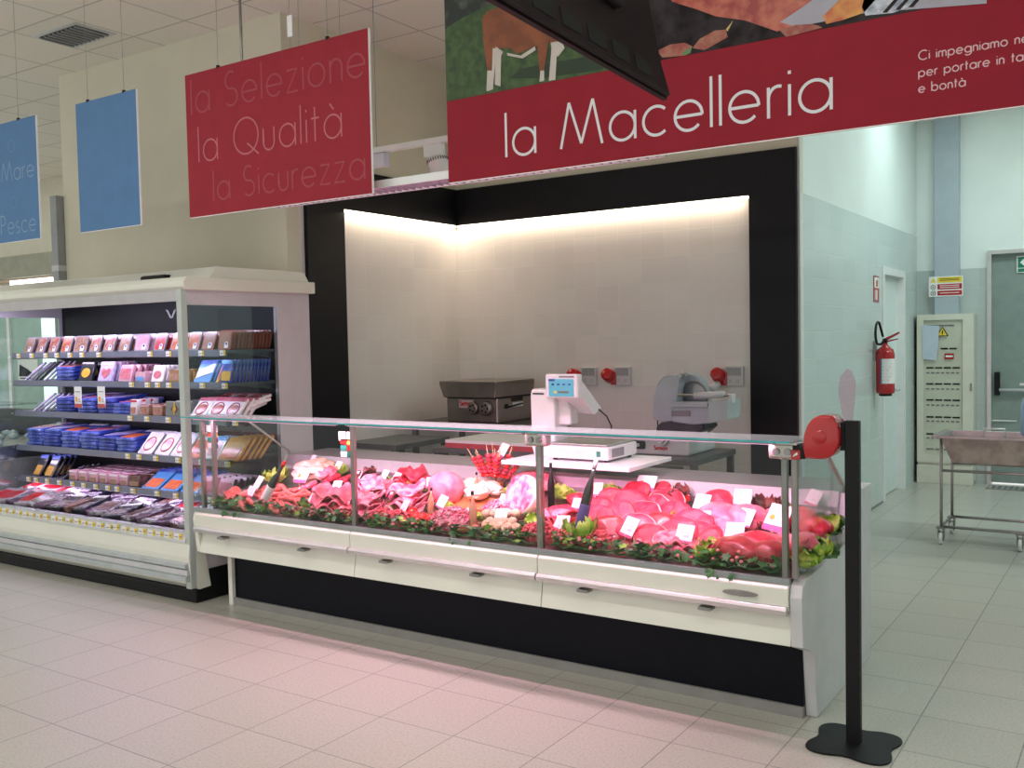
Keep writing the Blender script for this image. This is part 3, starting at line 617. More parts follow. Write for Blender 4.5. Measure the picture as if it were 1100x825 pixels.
# cards imitating reflections of a bright display at the glass joints
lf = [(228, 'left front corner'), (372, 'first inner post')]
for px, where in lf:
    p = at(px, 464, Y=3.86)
    t = empty('reflection', (p.x, 3.86, 1.0), f'white and coloured leaflet built as cards inside the glass by the {where}', 'reflection')
    B().box(-.055, -.005, -.002, 0, .07, .12, mat('reflection_white', (.92, .95, .92), .5, var=.01)).build('white_square', t); B().box(.005, .05, -.002, 0, .07, .12, paper).build('white_square', t)
    b = B()
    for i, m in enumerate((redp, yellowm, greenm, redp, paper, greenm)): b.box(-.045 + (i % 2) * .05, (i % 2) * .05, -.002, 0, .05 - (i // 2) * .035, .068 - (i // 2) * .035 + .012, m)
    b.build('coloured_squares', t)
# ------------------------------------------------------------------ suspended lamp
t = empty('linear_lamp', (-3.0, 3.78, 2.375), 'long white suspended lamp with a louvred underside hanging behind the red signs', 'lamp')
LX0, LX1 = -4.15 + 3.0, -1.75 + 3.0
b = B(); b.box(LX0, LX1, -.09, -.082, 0, .032, white_m); b.box(LX0, LX1, .082, .09, 0, .032, white_m); b.box(LX0, LX1, -.09, .09, .032, .038, white_m); b.box(LX0, LX0 + .006, -.09, .09, 0, .034, white_m); b.box(LX1 - .006, LX1, -.09, .09, 0, .034, white_m); b.build('housing', t)
b = B()
n = int((LX1 - LX0) / .045)
for i in range(n): b.box(LX0 + .02 + i * .045, LX0 + .024 + i * .045, -.082, .082, .002, .02, mat('louvre_white', (.30, .28, .30), .3, var=.03))
b.box(LX0, LX1, -.006, .006, .002, .02, MATS['louvre_white']); o = b.build('louvre', t)
b = B(); b.box(LX0 + .02, LX1 - .02, -.03, .03, .024, .031, mat('pink_tube', (1, .40, .72), .5, emis=2.5)); b.build('tube', t)
for x in (LX0 + .3, -.55, LX1 - .3):
    b = B(); b.cyl((x, 0, .038), (x, 0, ZC - 2.375), .0018, grey_m, 6); b.cyl((x - .04, 0, .038), (x, 0, .15), .002, grey_m, 6); b.cyl((x + .04, 0, .038), (x, 0, .15), .002, grey_m, 6); b.build('hanger_wire', t)
area('linear_lamp_light', (-2.95, 3.78, 2.373), 2.4, .05, 19, (1, .62, .76), (0, 0, 0), 95)
for a, c in ((-4.78, -3.6), (-3.53, -2.42), (-2.35, -1.24)):  # added fill: lamp bars under the top glass, put in to brighten the meat
    b = B(); b.box(a, c, 3.715, 3.735, 1.168, 1.1755, MATS['post_steel']); b.box(a + .01, c - .01, 3.722, 3.736, 1.1665, 1.168, MATS['pink_tube']); o = b.build('added_case_lamp', parent=ct, world=True)
    area('added_fill_light', ((a + c) / 2, 3.75, 1.163), c - a - .04, .012, 9, (1, .36, .62), (radians(42), 0, 0), 105)
# track with spots
ty = 4.9; tz = at(440, 156, Y=ty).z
t = empty('track_light', (-3.4, ty, tz), 'white ceiling track with spot heads hanging between the red signs', 'track light')
B().box(-1.2, 2.3, -.02, .02, -.02, .02, white_m, bev=.004).build('track', t)
for x in (-.9, 1.8): b = B(); b.cyl((x, 0, .02), (x, 0, ZC - tz), .003, grey_m, 6); b.build('hanger_wire', t)
sx = at(465, 158, Y=ty).x + 3.4
def spot(sx):
    h = B(); h.box(sx - .06, sx + .08, -.025, .025, -.10, -.02, white_m, bev=.006); h.build('adapter', t)
    Mx = Matrix.Translation((sx + .05, 0, -.185)) @ Matrix.Rotation(radians(-14), 4, 'Y') @ Matrix.Diagonal((.85, .85, .78, 1))
    h = B(); h.lathe([(.02, .11), (.075, .105), (.08, .05), (.072, .04), (.075, -.10), (.07, -.105), (.06, -.09), (.01, -.02)], white_m, 24, Mx)
    o = h.build('spot_head', t)
    h = B()
    for k in range(26):
        a = 2 * pi * k / 26; h.box(-.003, .003, -.001, .001, -.013, .013, black_m, Mx @ Matrix.Rotation(a, 4, 'Z') @ Matrix.Translation((0, -.0805, .075)))
    v = h.build('vent_slots', o)
spot(sx)
b = B(); bx = at(408, 171, Y=ty).x + 3.4; b.box(bx - .1, bx + .06, -.03, .03, -.11, -.025, mat('lilac_white', (.70, .68, .80), .4, var=.02), bev=.004); b.build('driver_box', t)
# ------------------------------------------------------------------ signs
SY = 3.60
def signboard(px0, px1, ztop, label, m, name='hanging_sign', x0=None, x1=None, cat='sign'):
    a = at(px0, 235, Y=SY).x if x0 is None else x0; c = at(px1, 210, Y=SY).x if x1 is None else x1
    t = empty(name, ((a + c) / 2, SY, 2.335), label, cat)
    w = (c - a) / 2
    b = B(); b.box(-w, w, 0, .012, 0, ztop, m); b.build('panel', t)
    b = B(); b.box(w, w + .003, 0, .012, 0, ztop, paper); b.box(-w, w, 0, .012, -.003, 0, paper); b.build('edging', t)
    for x in (-w * .6, w * .6):
        b = B(); b.cyl((x, .006, ztop), (x, .006, ZC - 2.335), .0015, grey_m, 6); b.box(x - .007, x + .007, -.002, .014, ztop - .005, ztop + .012, black_m); b.build('hanger_wire', t)
    return t, w
UX, UZ = (1, 0, 0), (0, 0, 1)
s1, w1 = signboard(204, 400, .80, 'crimson hanging sign with faint lettering la Qualità', crim)
faint = mat('faint_lettering', (.47, .11, .13), .5, var=.02); vfaint = mat('very_faint_lettering', (.335, .033, .049), .5, var=.02); white_l = mat('white_lettering', (.68, .66, .70), .5, var=.01)
def line(t, txt, m, pxa, pya, pxb, pyb, size=None, stroke=.008, name='lettering', gap=.16, Yp=None):
    p = at(pxa, pya, Y=SY); q = at(pxb, pyb, Y=SY)
    # measure width at unit size
    x = 0
    for ch in txt: x += glyph(ch)[1] + gap
    x -= gap
    sz = (q.x - p.x) / x if size is None else size
    words_on(t, txt, m, (p.x - t.location.x, -.0004, (p.z + q.z) / 2 - t.location.z), sz, stroke, name, gap)
def words_on(t, txt, m, o, sz, stroke, name, gap=.16):
    x = o[0]
    for wd in txt.split(' '):
        b = B(); text_bm(b, wd, m, (x, o[1], o[2]), UX, UZ, sz, stroke, gap=gap); b.build(name, t)
        x += (sum(glyph(c)[1] + gap for c in wd) + .22 + gap) * sz
line(s1, 'la Selezione', vfaint, 206, 122, 392, 82, stroke=.010, name='faint_lettering')
line(s1, 'la Qualità', faint, 214, 175, 367, 146, stroke=.009)
line(s1, 'la Sicurezza', vfaint, 230, 215, 392, 192, stroke=.010, name='faint_lettering')
b = B(); b.box(-.018, .018, -.004, .004, 0, .11, white_m, bev=.003); px = at(312, 24, Y=SY + .03)
t = empty('white_bracket', (px.x + .02, SY + .006, 2.335 + .86), 'small white bracket on the wire above the crimson la Qualità sign', 'bracket'); b.build('plate', t)
B().cyl((0, 0, -.06), (0, 0, ZC - 3.195), .0015, grey_m, 6).build('wire', t)
o = B().cyl((0, 0, 0), (0, 0, ZC - 2.6), .008, dsteel, 10).build('ceiling_rod', loc=(at(259, 40, Y=3.75).x, 3.75, 2.6)); tag(o, 'thin dark rod coming down from the ceiling behind the crimson la Qualità sign', 'rod')
s2, w2 = signboard(86, 150, .80, 'plain light blue hanging panel beside the cream wall', blue_s)
s3, w3 = signboard(0, 40, .80, 'light blue hanging sign with faint words Mare and Pesce at the left edge', blue_s, x0=at(41, 200, Y=SY).x - 1.05, x1=at(41, 200, Y=SY).x)
bfaint = mat('blue_lettering', (.22, .34, .48), .5, var=.02); bvf = mat('blue_lettering_faint', (.095, .22, .42), .5, var=.02)
e3 = w3
for txt, m, yb in (('Profumo', bvf, .60), ('il Mare', bfaint, .41), ('il Mondo', bvf, .23), ('il Pesce', bfaint, .055)):
    if m is bvf: continue
    b = B(); x = sum(glyph(c)[1] + .16 for c in txt) - .16; sz = .165; words_on(s3, txt, m, (e3 - .045 - x * sz, -.0004, yb), sz, .007, 'lettering')
for yb in (.60, .22):
    b = B(); text_bm(b, 'o', bvf, (e3 - .34, -.0004, yb), UX, UZ, .165, .006); b.build('faint_lettering', s3)
# butcher sign
MX0 = at(482, 198, Y=SY).x; MX1 = .15
s4, w4 = signboard(0, 0, 1.05, 'big crimson hanging sign reading la Macelleria with printed photos along its top', crim_dark, name='butcher_sign', x0=MX0, x1=MX1)
L0 = s4.location
zb = at(481, 109, Y=SY).z - L0.z
line(s4, 'la Macelleria', white_l, 544, 166, 893, 121, stroke=.0118, gap=.15)
small = (at(1082, 55, Y=SY).x - at(987, 55, Y=SY).x) / (sum(glyph(c)[1] + .17 for c in 'Ci impegniamo') - .17)
for txt, x, y in (('Ci impegniamo nel', 987, 60), ('per portare in tavola', 987, 78), ('e bontà', 987, 95)):
    p = at(x, y, Y=SY); words_on(s4, txt, mat('pink_white_lettering', (.66, .42, .46), .5, var=.01), (p.x - L0.x, -.0004, p.z - L0.z - .015), small, .004, 'small_lettering', .17)
# printed pictures: flat prints 1 mm proud of the board
def sp(px, py):
    p = at(px, py, Y=SY); return (p.x - L0.x, p.z - L0.z)
grass = mat('print_grass', (.018, .045, .012), .6, c2=(.06, .115, .03), vscale=22, mixlo=.35, mixhi=.7); woods = mat('print_woods', (.012, .018, .014), .6, c2=(.10, .11, .10), vscale=14, mixlo=.5, mixhi=.75)
xa = -w4; xm = sp(672, 30)[0]
b = B(); b.box(xa, xm, -.001, 0, zb, 1.05, grass); b.build('printed_meadow', s4)
zw = sp(481, 28)[1]
b = B(); b.prism([(xa, zw - .01), (xa + .1, zw + .02), (xa + .3, zw + .06), (xm, zw + .1), (xm, 1.05), (xa, 1.05)], 'y', -.0015, -.0005, woods); b.build('printed_woods', s4)
hide = mat('print_hide', (.17, .045, .016), .6, c2=(.25, .07, .022), vscale=10); cowwhite = mat('print_cow_white', (.52, .46, .42), .6, var=.05); shade = mat('print_shadow', (.012, .03, .010), .6, var=.1)
def poly(pts, m, y0, nm): 
    b = B(); b.prism([sp(*q) for q in pts], 'y', y0 - .0006, y0, m); return b.build(nm, s4)
poly([(548, 84), (560, 74), (600, 66), (650, 58), (690, 62), (640, 76), (580, 84)], shade, -.0016, 'printed_shadow')
poly([(518, 20), (524, 12), (540, 7), (580, 6), (612, 8), (622, 20), (620, 44), (600, 44), (575, 50), (565, 54), (556, 58), (549, 52), (536, 52), (530, 62), (522, 60)], hide, -.0024, 'printed_cow')
poly([(612, 10), (628, 8), (640, 22), (640, 36), (620, 40)], hide, -.0030, 'printed_cow_neck')
poly([(525, 52), (534, 52), (530, 96), (525, 98), (523, 98)], cowwhite, -.0030, 'printed_cow_leg'); poly([(519, 40), (530, 40), (529, 76), (524, 76)], hide, -.0032, 'printed_cow_leg')
poly([(533, 52), (539, 54), (538, 93), (532, 91)], cowwhite, -.0028, 'printed_cow_leg')
poly([(577, 44), (590, 44), (585, 76), (580, 76)], hide, -.0032, 'printed_cow_leg'); poly([(581, 74), (585, 74), (585, 87), (580, 88)], cowwhite, -.0031, 'printed_cow_leg')
poly([(593, 50), (599, 50), (597, 86), (590, 87)], cowwhite, -.0029, 'printed_cow_leg')
poly([(592, 46), (604, 44), (607, 52), (600, 61), (594, 58)], cowwhite, -.0034, 'printed_cow_face'); poly([(533, 50), (541, 56), (538, 62), (533, 60)], cowwhite, -.0034, 'printed_udder'); poly([(545, 57), (560, 60), (575, 50), (576, 54), (562, 63), (546, 60)], cowwhite, -.0034, 'printed_belly')
pm1 = mat('print_board', (.018, .013, .015), .6, c2=(.045, .038, .04), vscale=10, spec=.1); pm2 = mat('print_steak', (.28, .015, .012), .4, c2=(.48, .11, .06), vscale=13); pm3 = mat('print_onion', (.28, .05, .04), .5, c2=(.36, .13, .08), vscale=20); pm4 = mat('print_plate', (.36, .34, .40), .5, var=.05); pm5 = mat('print_steel', (.22, .25, .33), .4, c2=(.55, .57, .65), vscale=25); pm6 = mat('print_amber', (.70, .33, .08), .5, c2=(.45, .05, .03), vscale=8)
b = B(); b.box(xm, w4, -.001, 0, zb, 1.05, pm1); b.build('printed_board', s4)
poly([(795, 18), (842, 0), (1060, -45), (1060, 4), (930, 14), (852, 30), (846, 34)], pm4, -.0016, 'printed_plate')
poly([(718, -22), (870, -60), (900, -20), (862, 8), (838, 24), (852, 28), (835, 34), (800, 22), (770, 18), (748, 10), (722, 2)], pm2, -.0024, 'printed_steak')
poly([(744, 52), (752, 42), (768, 33), (780, 32), (782, 40), (768, 48), (757, 54)], pm3, -.0026, 'printed_onion_slice'); poly([(706, 55), (720, 48), (736, 46), (744, 50), (735, 60), (712, 62)], pm3, -.0026, 'printed_onion_slice')
poly([(780, 32), (788, 22), (786, 26), (782, 34)], mat('print_tip', (.55, .42, .15), .5, var=.05), -.0030, 'printed_onion_tip'); poly([(733, 57), (744, 50), (742, 57), (736, 60)], mat('print_leaf', (.10, .20, .07), .5, var=.1), -.0030, 'printed_leaf')
poly([(884, 18), (900, 2), (925, -20), (950, -10), (928, 14), (905, 22), (888, 26)], pm6, -.0026, 'printed_onion'); poly([(838, 33), (855, 27), (872, 26), (880, 28), (884, 30), (845, 40)], pm3, -.0030, 'printed_onion_slice')
poly([(926, 8), (935, -25), (1000, -50), (1010, -20), (975, 8), (960, 14), (930, 17)], pm5, -.0026, 'printed_fork')
for k in range(3): poly([(948 + k * 14, 14 - k * 3), (975 + k * 14, -16 - k * 3), (979 + k * 14, -16 - k * 3), (953 + k * 14, 14 - k * 3)], pm1, -.0034, 'printed_tine_gap')
# ------------------------------------------------------------------ hanging screen, seen from behind and below
tx = -.93
pf = at(722, 105, X=tx); 
t = empty('hanging_screen', (tx, pf.y, pf.z), 'black back of a hanging screen jutting in at the top of the picture', 'screen', rot=(0, radians(-13), 0))
t.rotation_euler = (radians(-2.5), 0, 0)
tv = mat('screen_black', (.013, .006, .008), .5, var=.15, spec=.25); tvd = mat('screen_slot', (.002, .002, .002), .7, var=.1)
MT = Matrix.Rotation(radians(-12), 4, 'Y')
b = B()
b.prism([(-.001, 0), (0, .012), (.0, .62), (-.02, .635), (-1.02, .635), (-1.04, .62), (-1.04, .012), (-1.02, 0)], 'x', -.022, -.012, tv, MT)
b.prism([(-.004, .004), (-.03, .075), (-.03, .6), (-1.0, .6), (-1.0, .075), (-1.035, .004)], 'x', -.012, .0, tv, MT, bev=.004)
b.build('casing', t)
b = B(); b.prism([(-.22, .14), (-.22, .5), (-.82, .5), (-.82, .14)], 'x', 0, .022, tv, MT, bev=.008); b.box(.02, .10, -.56, -.48, .2, .42, tv, MT, bev=.004); b.build('rear_cover', t)
for k in range(9):
    b = B(); y0 = -.10 - k * .105; b.box(-.002, .0015, y0 - .075, y0, .022, .058, tvd, MT); b.build('vent', t)
b = B(); b.cyl((.09, -.52, .3), (.09, -.52, ZC - pf.z), .02, black_m, 12); b.build('ceiling_pole', t)
# ------------------------------------------------------------------ queue ticket stand
sx, sy = -.955, 3.79
t = empty('ticket_stand', (sx, sy, 0), 'black floor stand with a square post and four lobed base plate', 'stand')
b = B(); pts = []
for k in range(72):
    a = 2 * pi * k / 72; r = .145 + .055 * abs(cos(2 * a)) ** 1.0 * 1 - .03 * (abs(sin(2 * a)) ** 3) * 0
    r = .168 + .030 * cos(4 * (a - pi / 4)); pts.append((r * cos(a), r * sin(a)))
b.prism(pts, 'z', 0, .008, black_m, bev=.002); b.build('base_plate', t)
B().box(-.027, .027, -.016, .016, .008, 1.265, black_m, bev=.002).build('post', t)
t2 = empty('ticket_dispenser', (sx - .03, sy, 1.10), 'red rounded queue ticket dispenser mounted on the black stand', 'ticket dispenser')
b = B(); b.box(-.012, .003, -.02, .02, .05, .16, black_m); 
for k in range(6): b.box(-.0125, -.0115, -.021, -.0205, .06 + k * .016, .067 + k * .016, paper)
b.build('bracket', t2)
# snail shell outline in the X-Z plane
def dx(px, py):
    p = at(px, py, Y=sy); return (p.x - t2.location.x, p.z - 1.10)
out = [dx(*q) for q in [(868, 491), (866, 478), (867, 466), (871, 455), (877, 448), (884, 445), (893, 445), (900, 447), (902, 455), (905, 460), (905, 474), (903, 481), (899, 487), (893, 491), (885, 492)]]
b = B(); b.prism(out, 'y', -.05, .05, redp, bev=.009); o = b.build('casing', t2)
for f in o.data.polygons: f.use_smooth = True
b = B(); c0 = dx(884, 468); b.lathe([(.03, 0), (.028, .003), (.015, .005), (.001, .006)], redp, 24, Matrix.Translation((c0[0], -.048, c0[1])) @ Matrix.Rotation(radians(90), 4, 'X')); b.build('side_boss', t2)
b = B(); q = dx(862, 484); b.box(q[0] - .028, q[0] + .022, -.04, .04, q[1] - .03, q[1] + .024, black_m, bev=.006); b.build('outlet', t2)
b = B(); b.box(q[0] - .034, q[0] + .004, -.043, .03, q[1] - .033, q[1] + .006, redp, bev=.004); b.build('ticket_slot', t2)
b = B(); b.prism([(q[0] - .026, q[1] - .022), (q[0] - .006, q[1] - .012), (q[0] - .008, q[1] - .002), (q[0] - .02, q[1] - .012)], 'y', -.045, -.043, paper); b.build('white_arrow', t2)
pinkfilm = glass_mat('pink_translucent', (.93, .76, .82), .06)
b = B(); pts = [(-.035, 0), (.0, .0), (.01, .09), (.012, .15), (-.002, .19), (-.02, .20), (-.045, .17), (-.052, .11)]
b.prism([(x - .0, z) for x, z in pts], 'y', -.002, .002, pinkfilm); o = b.build('translucent_sign', loc=(sx + .0, sy, 1.265)); tag(o, 'pinkish translucent plastic flag standing on top of the black ticket stand', 'flag')
# ------------------------------------------------------------------ corridor door, extinguisher, sign
b = B(); b.box(XR - .10, XR + .015, 9.44, 9.52, 0, 2.22, white_m); b.box(XR - .10, XR + .015, 10.34, 10.41, 0, 2.22, white_m); b.box(XR - .10, XR + .015, 9.52, 10.34, 2.15, 2.22, white_m); b.box(XR - .10, XR - .06, 9.52, 10.34, .01, 2.15, mat('door_white', (.74, .82, .81), .4, var=.02)); d = struct(b.build('door_1'))
b = B(); b.box(XR - .06, XR - .055, 9.55, 9.58, .01, 2.12, grey_m); o = b.build('door_edge_strip', d)
b = B(); b.cyl((XR - .06, 10.25, 1.02), (XR - .01, 10.25, 1.02), .01, alu, 8); b.cyl((XR - .01, 10.25, 1.02), (XR - .01, 10.13, 1.02), .01, alu, 8); b.build('door_handle', d)
b = B(); b.box(XR + .001, XR + .012, YB + .12, 9.44, 0, .012, dsteel); struct(b.build('trim_floor_strip'))
px, pz = (at(951, 388, X=XR + .10)), 0
t = empty('fire_extinguisher', (XR + .10, px.y, at(951, 423, X=XR + .10).z), 'red fire extinguisher with black hose hanging on the tiled corridor wall', 'fire extinguisher')
h = at(951, 372, X=XR + .10).z - t.location.z
b = B(); b.lathe([(.06, 0), (.078, .01), (.08, .03), (.08, h - .07), (.07, h - .03), (.035, h), (.02, h + .02), (.02, h + .04)], redp, 28); b.build('cylinder', t)
b = B(); b.lathe([(.055, -.0), (.058, -.012), (.05, -.02)], black_m, 20); b.build('foot_ring', t)
b = B(); n = 10
for k in range(n):
    a0, a1 = radians(-100 + k * 11), radians(-89 + k * 11)
    b.quad([(.0812 * cos(a0), .0812 * sin(a0), h * .22), (.0812 * cos(a1), .0812 * sin(a1), h * .22), (.0812 * cos(a1), .0812 * sin(a1), h * .74), (.0812 * cos(a0), .0812 * sin(a0), h * .74)], paper)
for r in range(6):
    a0, a1 = radians(-95), radians(-60 + (r % 3) * 12); z = h * (.28 + r * .07)
    b.quad([(.082 * cos(a0), .082 * sin(a0), z), (.082 * cos(a1), .082 * sin(a1), z), (.082 * cos(a1), .082 * sin(a1), z + .012), (.082 * cos(a0), .082 * sin(a0), z + .012)], ink if r % 2 else redp)
b.quad([(.083 * cos(a), .083 * sin(a), z) for a, z in ((radians(-108), h * .22), (radians(-99), h * .22), (radians(-99), h * .74), (radians(-108), h * .74))], blue_s)
b.build('label_sheet', t)
b = B(); b.cyl((0, 0, h + .03), (0, 0, h + .07), .022, black_m, 12); b.build('valve', t)
b = B(); b.prism([(-.02, h + .06), (.0, h + .075), (.12, h + .13), (.125, h + .115), (.02, h + .055)], 'y', -.012, .012, redp, bev=.002); b.prism([(-.02, h + .045), (.11, h + .07), (.11, h + .06), (-.01, h + .03)], 'y', -.012, .012, redp); b.build('squeeze_handle', t)
b = B(); pts = [(-.02, 0, h + .05)]
for k in range(13):
    a = radians(20 + k * 22); pts.append((-.03, -.03 - .085 + .085 * cos(a) * .9 - .03, h + .05 + .10 + .105 * sin(a) - .03))
pts = [(-.01, -.02, h + .05), (-.02, -.06, h + .02)] + [(-.03, -.14 + .10 * cos(radians(-60 - k * 24)), h + .12 + .10 * sin(radians(-60 - k * 24))) for k in range(1, 11)] + [(-.02, .0, h + .09)]
b.tube(pts, .011, black_m, 8); b.build('hose', t)
b = B(); b.box(-.099, -.078, -.03, .03, h * .7, h + .05, dsteel); b.build('wall_bracket', t)
t = empty('extinguisher_sign', (XR + .002, 9.22, 1.88), 'small upright red and white sign above the fire extinguisher', 'sign')
b = B(); b.box(0, .004, -.10, .10, 0, .24, redp); b.build('plate', t)
b = B(); b.box(.004, .006, -.085, .085, .13, .225, paper); b.box(.006, .007, -.03, .02, .14, .20, redp); b.box(.006, .007, .03, .05, .14, .22, redp); b.box(.004, .006, -.02, .02, .02, .11, paper); b.box(.004, .006, -.07, -.05, .02, .11, paper); b.build('white_print', t)
# warning board on the pilaster
t = empty('warning_board', (-1.80, 10.93, 1.965), 'white safety board with yellow and red bands hung on the grey pilaster', 'sign')
b = B(); b.box(-.165, .165, -.006, 0, 0, .21, paper); b.build('plate', t)
b = B(); b.box(-.08, .155, -.008, -.006, .145, .2, yellowm); b.build('yellow_band', t); b = B(); b.box(-.08, .155, -.008, -.006, .075, .13, redp); b.box(-.08, .155, -.008, -.006, .012, .06, redp); b.build('red_band', t)
b = B(); b.prism([(-.15, .15), (-.095, .15), (-.1225, .2)], 'y', -.008, -.006, yellowm); 
for z in (.1, .038): b.tube([(-.1225 + .022 * cos(a * pi / 7), -.007, z + .022 * sin(a * pi / 7)) for a in range(14)], .003, black_m, 5, closed=True); b.box(-.13, -.115, -.008, -.006, z - .008, z + .008, ink)
b.build('pictograms', t)
b = B()
for z in (.165, .18): b.box(-.06, .13, -.009, -.008, z, z + .006, black_m)
for z in (.09, .11, .033): b.box(-.06, .13, -.009, -.008, z, z + .007, paper)
b.build('printed_lines', t)
# electrical cabinet
cx0, cx1, cy0 = -2.075, -1.53, 10.86
t = empty('electrical_cabinet', (-1.80, 10.95, 0), 'ivory electrical cabinet with rows of breakers behind a clear door', 'cabinet')
W = dict(parent=t, world=True); cab = mat('cabinet_ivory', (.72, .70, .60), .35, var=.02)
b = B(); b.box(cx0 + .0, cx1, 10.90, 11.04, .03, 1.78, cab, bev=.006); b.build('body', **W)
b = B(); b.box(cx0 - .012, cx0 + .0, 10.89, 11.04, .05, 1.76, black_m); b.build('shadow_edge', **W)  # black strip standing for the shadow along the cabinet's left edge
b = B(); b.box(cx0, cx1, 10.86, 10.92, 0, .19, cab, bev=.004); b.build('plinth', **W)
b = B()
for q in ((cx0, cx0 + .065, .22, 1.78), (cx1 - .10, cx1, .22, 1.78), (cx0 + .065, cx1 - .10, 1.72, 1.78), (cx0 + .065, cx1 - .10, .22, .30)): b.box(q[0], q[1], 10.875, 10.90, q[2], q[3], cab)
b.box(cx0 + .065, cx1 - .10, 10.884, 10.888, .30, 1.72, cabglass); dr = b.build('door', **W)
b = B(); b.box(cx1 - .03, cx1 - .012, 10.868, 10.876, .98, 1.06, dsteel); o = b.build('latch', parent=dr); o.data.transform(Matrix.Translation(-t.location))
b = B(); rows = [1.42, 1.22, 1.05, .88, .70, .52, .36]
for z in rows:
    for k in range(4 if z < 1.4 else 2):
        x = cx0 + .09 + k * .085 + (.14 if z > 1.4 else 0); b.box(x, x + .07, 10.895, 10.9, z - .008, z + .008, black_m if z != .36 else dsteel)
for z in (1.17, 1.0, .83, .66, .48):
    for k in range(7): x = cx0 + .09 + k * .048; b.box(x, x + .03, 10.895, 10.9, z - .01, z + .004, ink)
b.box(cx0 + .1, cx0 + .36, 10.895, 10.9, 1.655, 1.67, ink); b.build('breakers', **W)
b = B(); b.box(cx0 + .27, cx0 + .36, 10.88, 10.884, 1.31, 1.37, redp); b.box(cx0 + .28, cx0 + .35, 10.878, 10.88, 1.33, 1.35, paper); b.build('red_label', **W)
b = B(); b.prism([(cx0 + .19, 1.55), (cx0 + .31, 1.55), (cx0 + .25, 1.65)], 'y', 10.876, 10.882, black_m); b.prism([(cx0 + .205, 1.558), (cx0 + .295, 1.558), (cx0 + .25, 1.636)], 'y', 10.874, 10.876, yellowm); b.box(cx0 + .246, cx0 + .256, 10.872, 10.874, 1.57, 1.61, black_m); b.build('warning_triangle', **W)
b = B(); b.prism([(cx0 + .06, 1.31), (cx0 + .19, 1.30), (cx0 + .21, 1.45), (cx0 + .22, 1.66), (cx0 + .05, 1.67)], 'y', 10.868, 10.874, mat('bluish_paper', (.55, .63, .74), .6, var=.03)); o = b.build('paper_sheet'); tag(o, 'bluish paper sheet stuck on the electrical cabinet door', 'paper')
# exit door
b = B(); b.box(-1.42, -1.38, 11.0, 11.15, 0, 2.42, alu); b.box(-.49, -.45, 11.0, 11.15, 0, 2.42, alu); b.box(-1.38, -.49, 11.0, 11.15, 2.38, 2.42, alu); b.box(-1.38, -.49, 11.08, 11.12, .02, 2.38, mat('door_grey_green', (.23, .29, .27), .5, var=.04)); d = struct(b.build('door_2'))
b = B(); b.box(-1.355, -1.305, 11.03, 11.08, .93, 1.17, black_m, bev=.008); b.box(-.56, -.51, 11.03, 11.08, .93, 1.17, black_m, bev=.008); b.cyl((-1.31, 11.04, .985), (-.55, 11.04, .985), .016, lgrey, 12); b.build('panic_bar', d)
t = empty('exit_sign', (-.985, 11.07, 2.20), 'green emergency exit sign at the top of the grey green door', 'sign')
B().box(-.17, .17, -.006, 0, -.02, .15, paper).build('plate', t); b = B(); b.box(-.16, .16, -.008, -.006, .03, .14, greenm); b.box(-.16, .16, -.008, -.006, -.012, .022, greenm); b.build('green_field', t)
b = B(); b.prism([(-.14, .085), (-.10, .125), (-.10, .10), (-.04, .10), (-.04, .07), (-.10, .07), (-.10, .045)], 'y', -.010, -.008, paper); b.box(.04, .10, -.010, -.008, .04, .13, paper); b.blob(.012, .002, .012, paper, 0, M=Matrix.Translation((0, -.009, .115)), sub=2); b.box(-.012, .02, -.010, -.008, .045, .1, paper); b.build('white_pictogram', t)
o = B().box(-.06, .06, -.004, 0, 0, .10, greenm).build('green_notice', loc=(-1.0, 11.07, 1.05)); tag(o, 'small green notice above the push bar of the grey green door', 'notice')
o = B().box(-.13, .10, -.004, 0, 0, .012, paper).build('white_strip', loc=(-1.25, 11.07, .66)); tag(o, 'short white strip stuck low on the grey green door', 'strip')
t = empty('drain_grate', (-.93, 10.82, 0), 'slotted metal grate on the floor at the foot of the grey green door', 'grate')
b = B(); b.box(-.46, .46, -.13, .13, 0, .006, dsteel)
for k in range(17): b.box(-.44 + k * .053, -.41 + k * .053, -.11, .11, .006, .012, alu)
b.build('grate', t)
# ------------------------------------------------------------------ trolley
tx0, ty0, ty1, th = -1.31, 7.76, 8.23, .80
t = empty('steel_trolley', (-.80, 8.0, 0), 'thin framed steel trolley on castors in the corridor', 'trolley')
W = dict(parent=t, world=True); tw = mat('trolley_steel', (.40, .36, .35), .35, .85, var=.08)
for x in (tx0, -.25):
    for y in (ty0, ty1): b = B(); b.cyl((x, y, .13), (x, y, th), .011, tw, 8); b.build('leg', **W)
b = B()
for z in (.135, .56):
    if z < .5:
        b.cyl((tx0, ty0, z), (tx0, ty1, z), .011, tw, 8); b.cyl((-.25, ty0, z), (-.25, ty1, z), .011, tw, 8)
    b.cyl((tx0, ty0, z), (-.25, ty0, z), .011, tw, 8); b.cyl((tx0, ty1, z), (-.25, ty1, z), .011, tw, 8)
b.build('rail', **W)
for x in (tx0, -.25, -.78):
    for y in (ty0, ty1):
        if x == -.78 and y == ty1: continue
        b = B(); b.cyl((x - .012, y, .05), (x + .012, y, .05), .05, white_m, 18); b.cyl((x - .016, y, .05), (x + .016, y, .05), .03, dsteel, 12); b.prism([(y - .035, .13), (y + .035, .13), (y + .015, .045), (y - .015, .045)], 'x', x - .022, x - .015, dsteel); b.prism([(y - .035, .13), (y + .035, .13), (y + .015, .045), (y - .015, .045)], 'x', x + .015, x + .022, dsteel); b.box(x - .03, x + .03, y - .03, y + .03, .12, .135, dsteel); b.build('castor', **W)
t = empty('deep_tray', (-.78, 8.0, .62), 'deep rimmed steel tray with a lifting handle set in the corridor trolley', 'tray')
b = B()
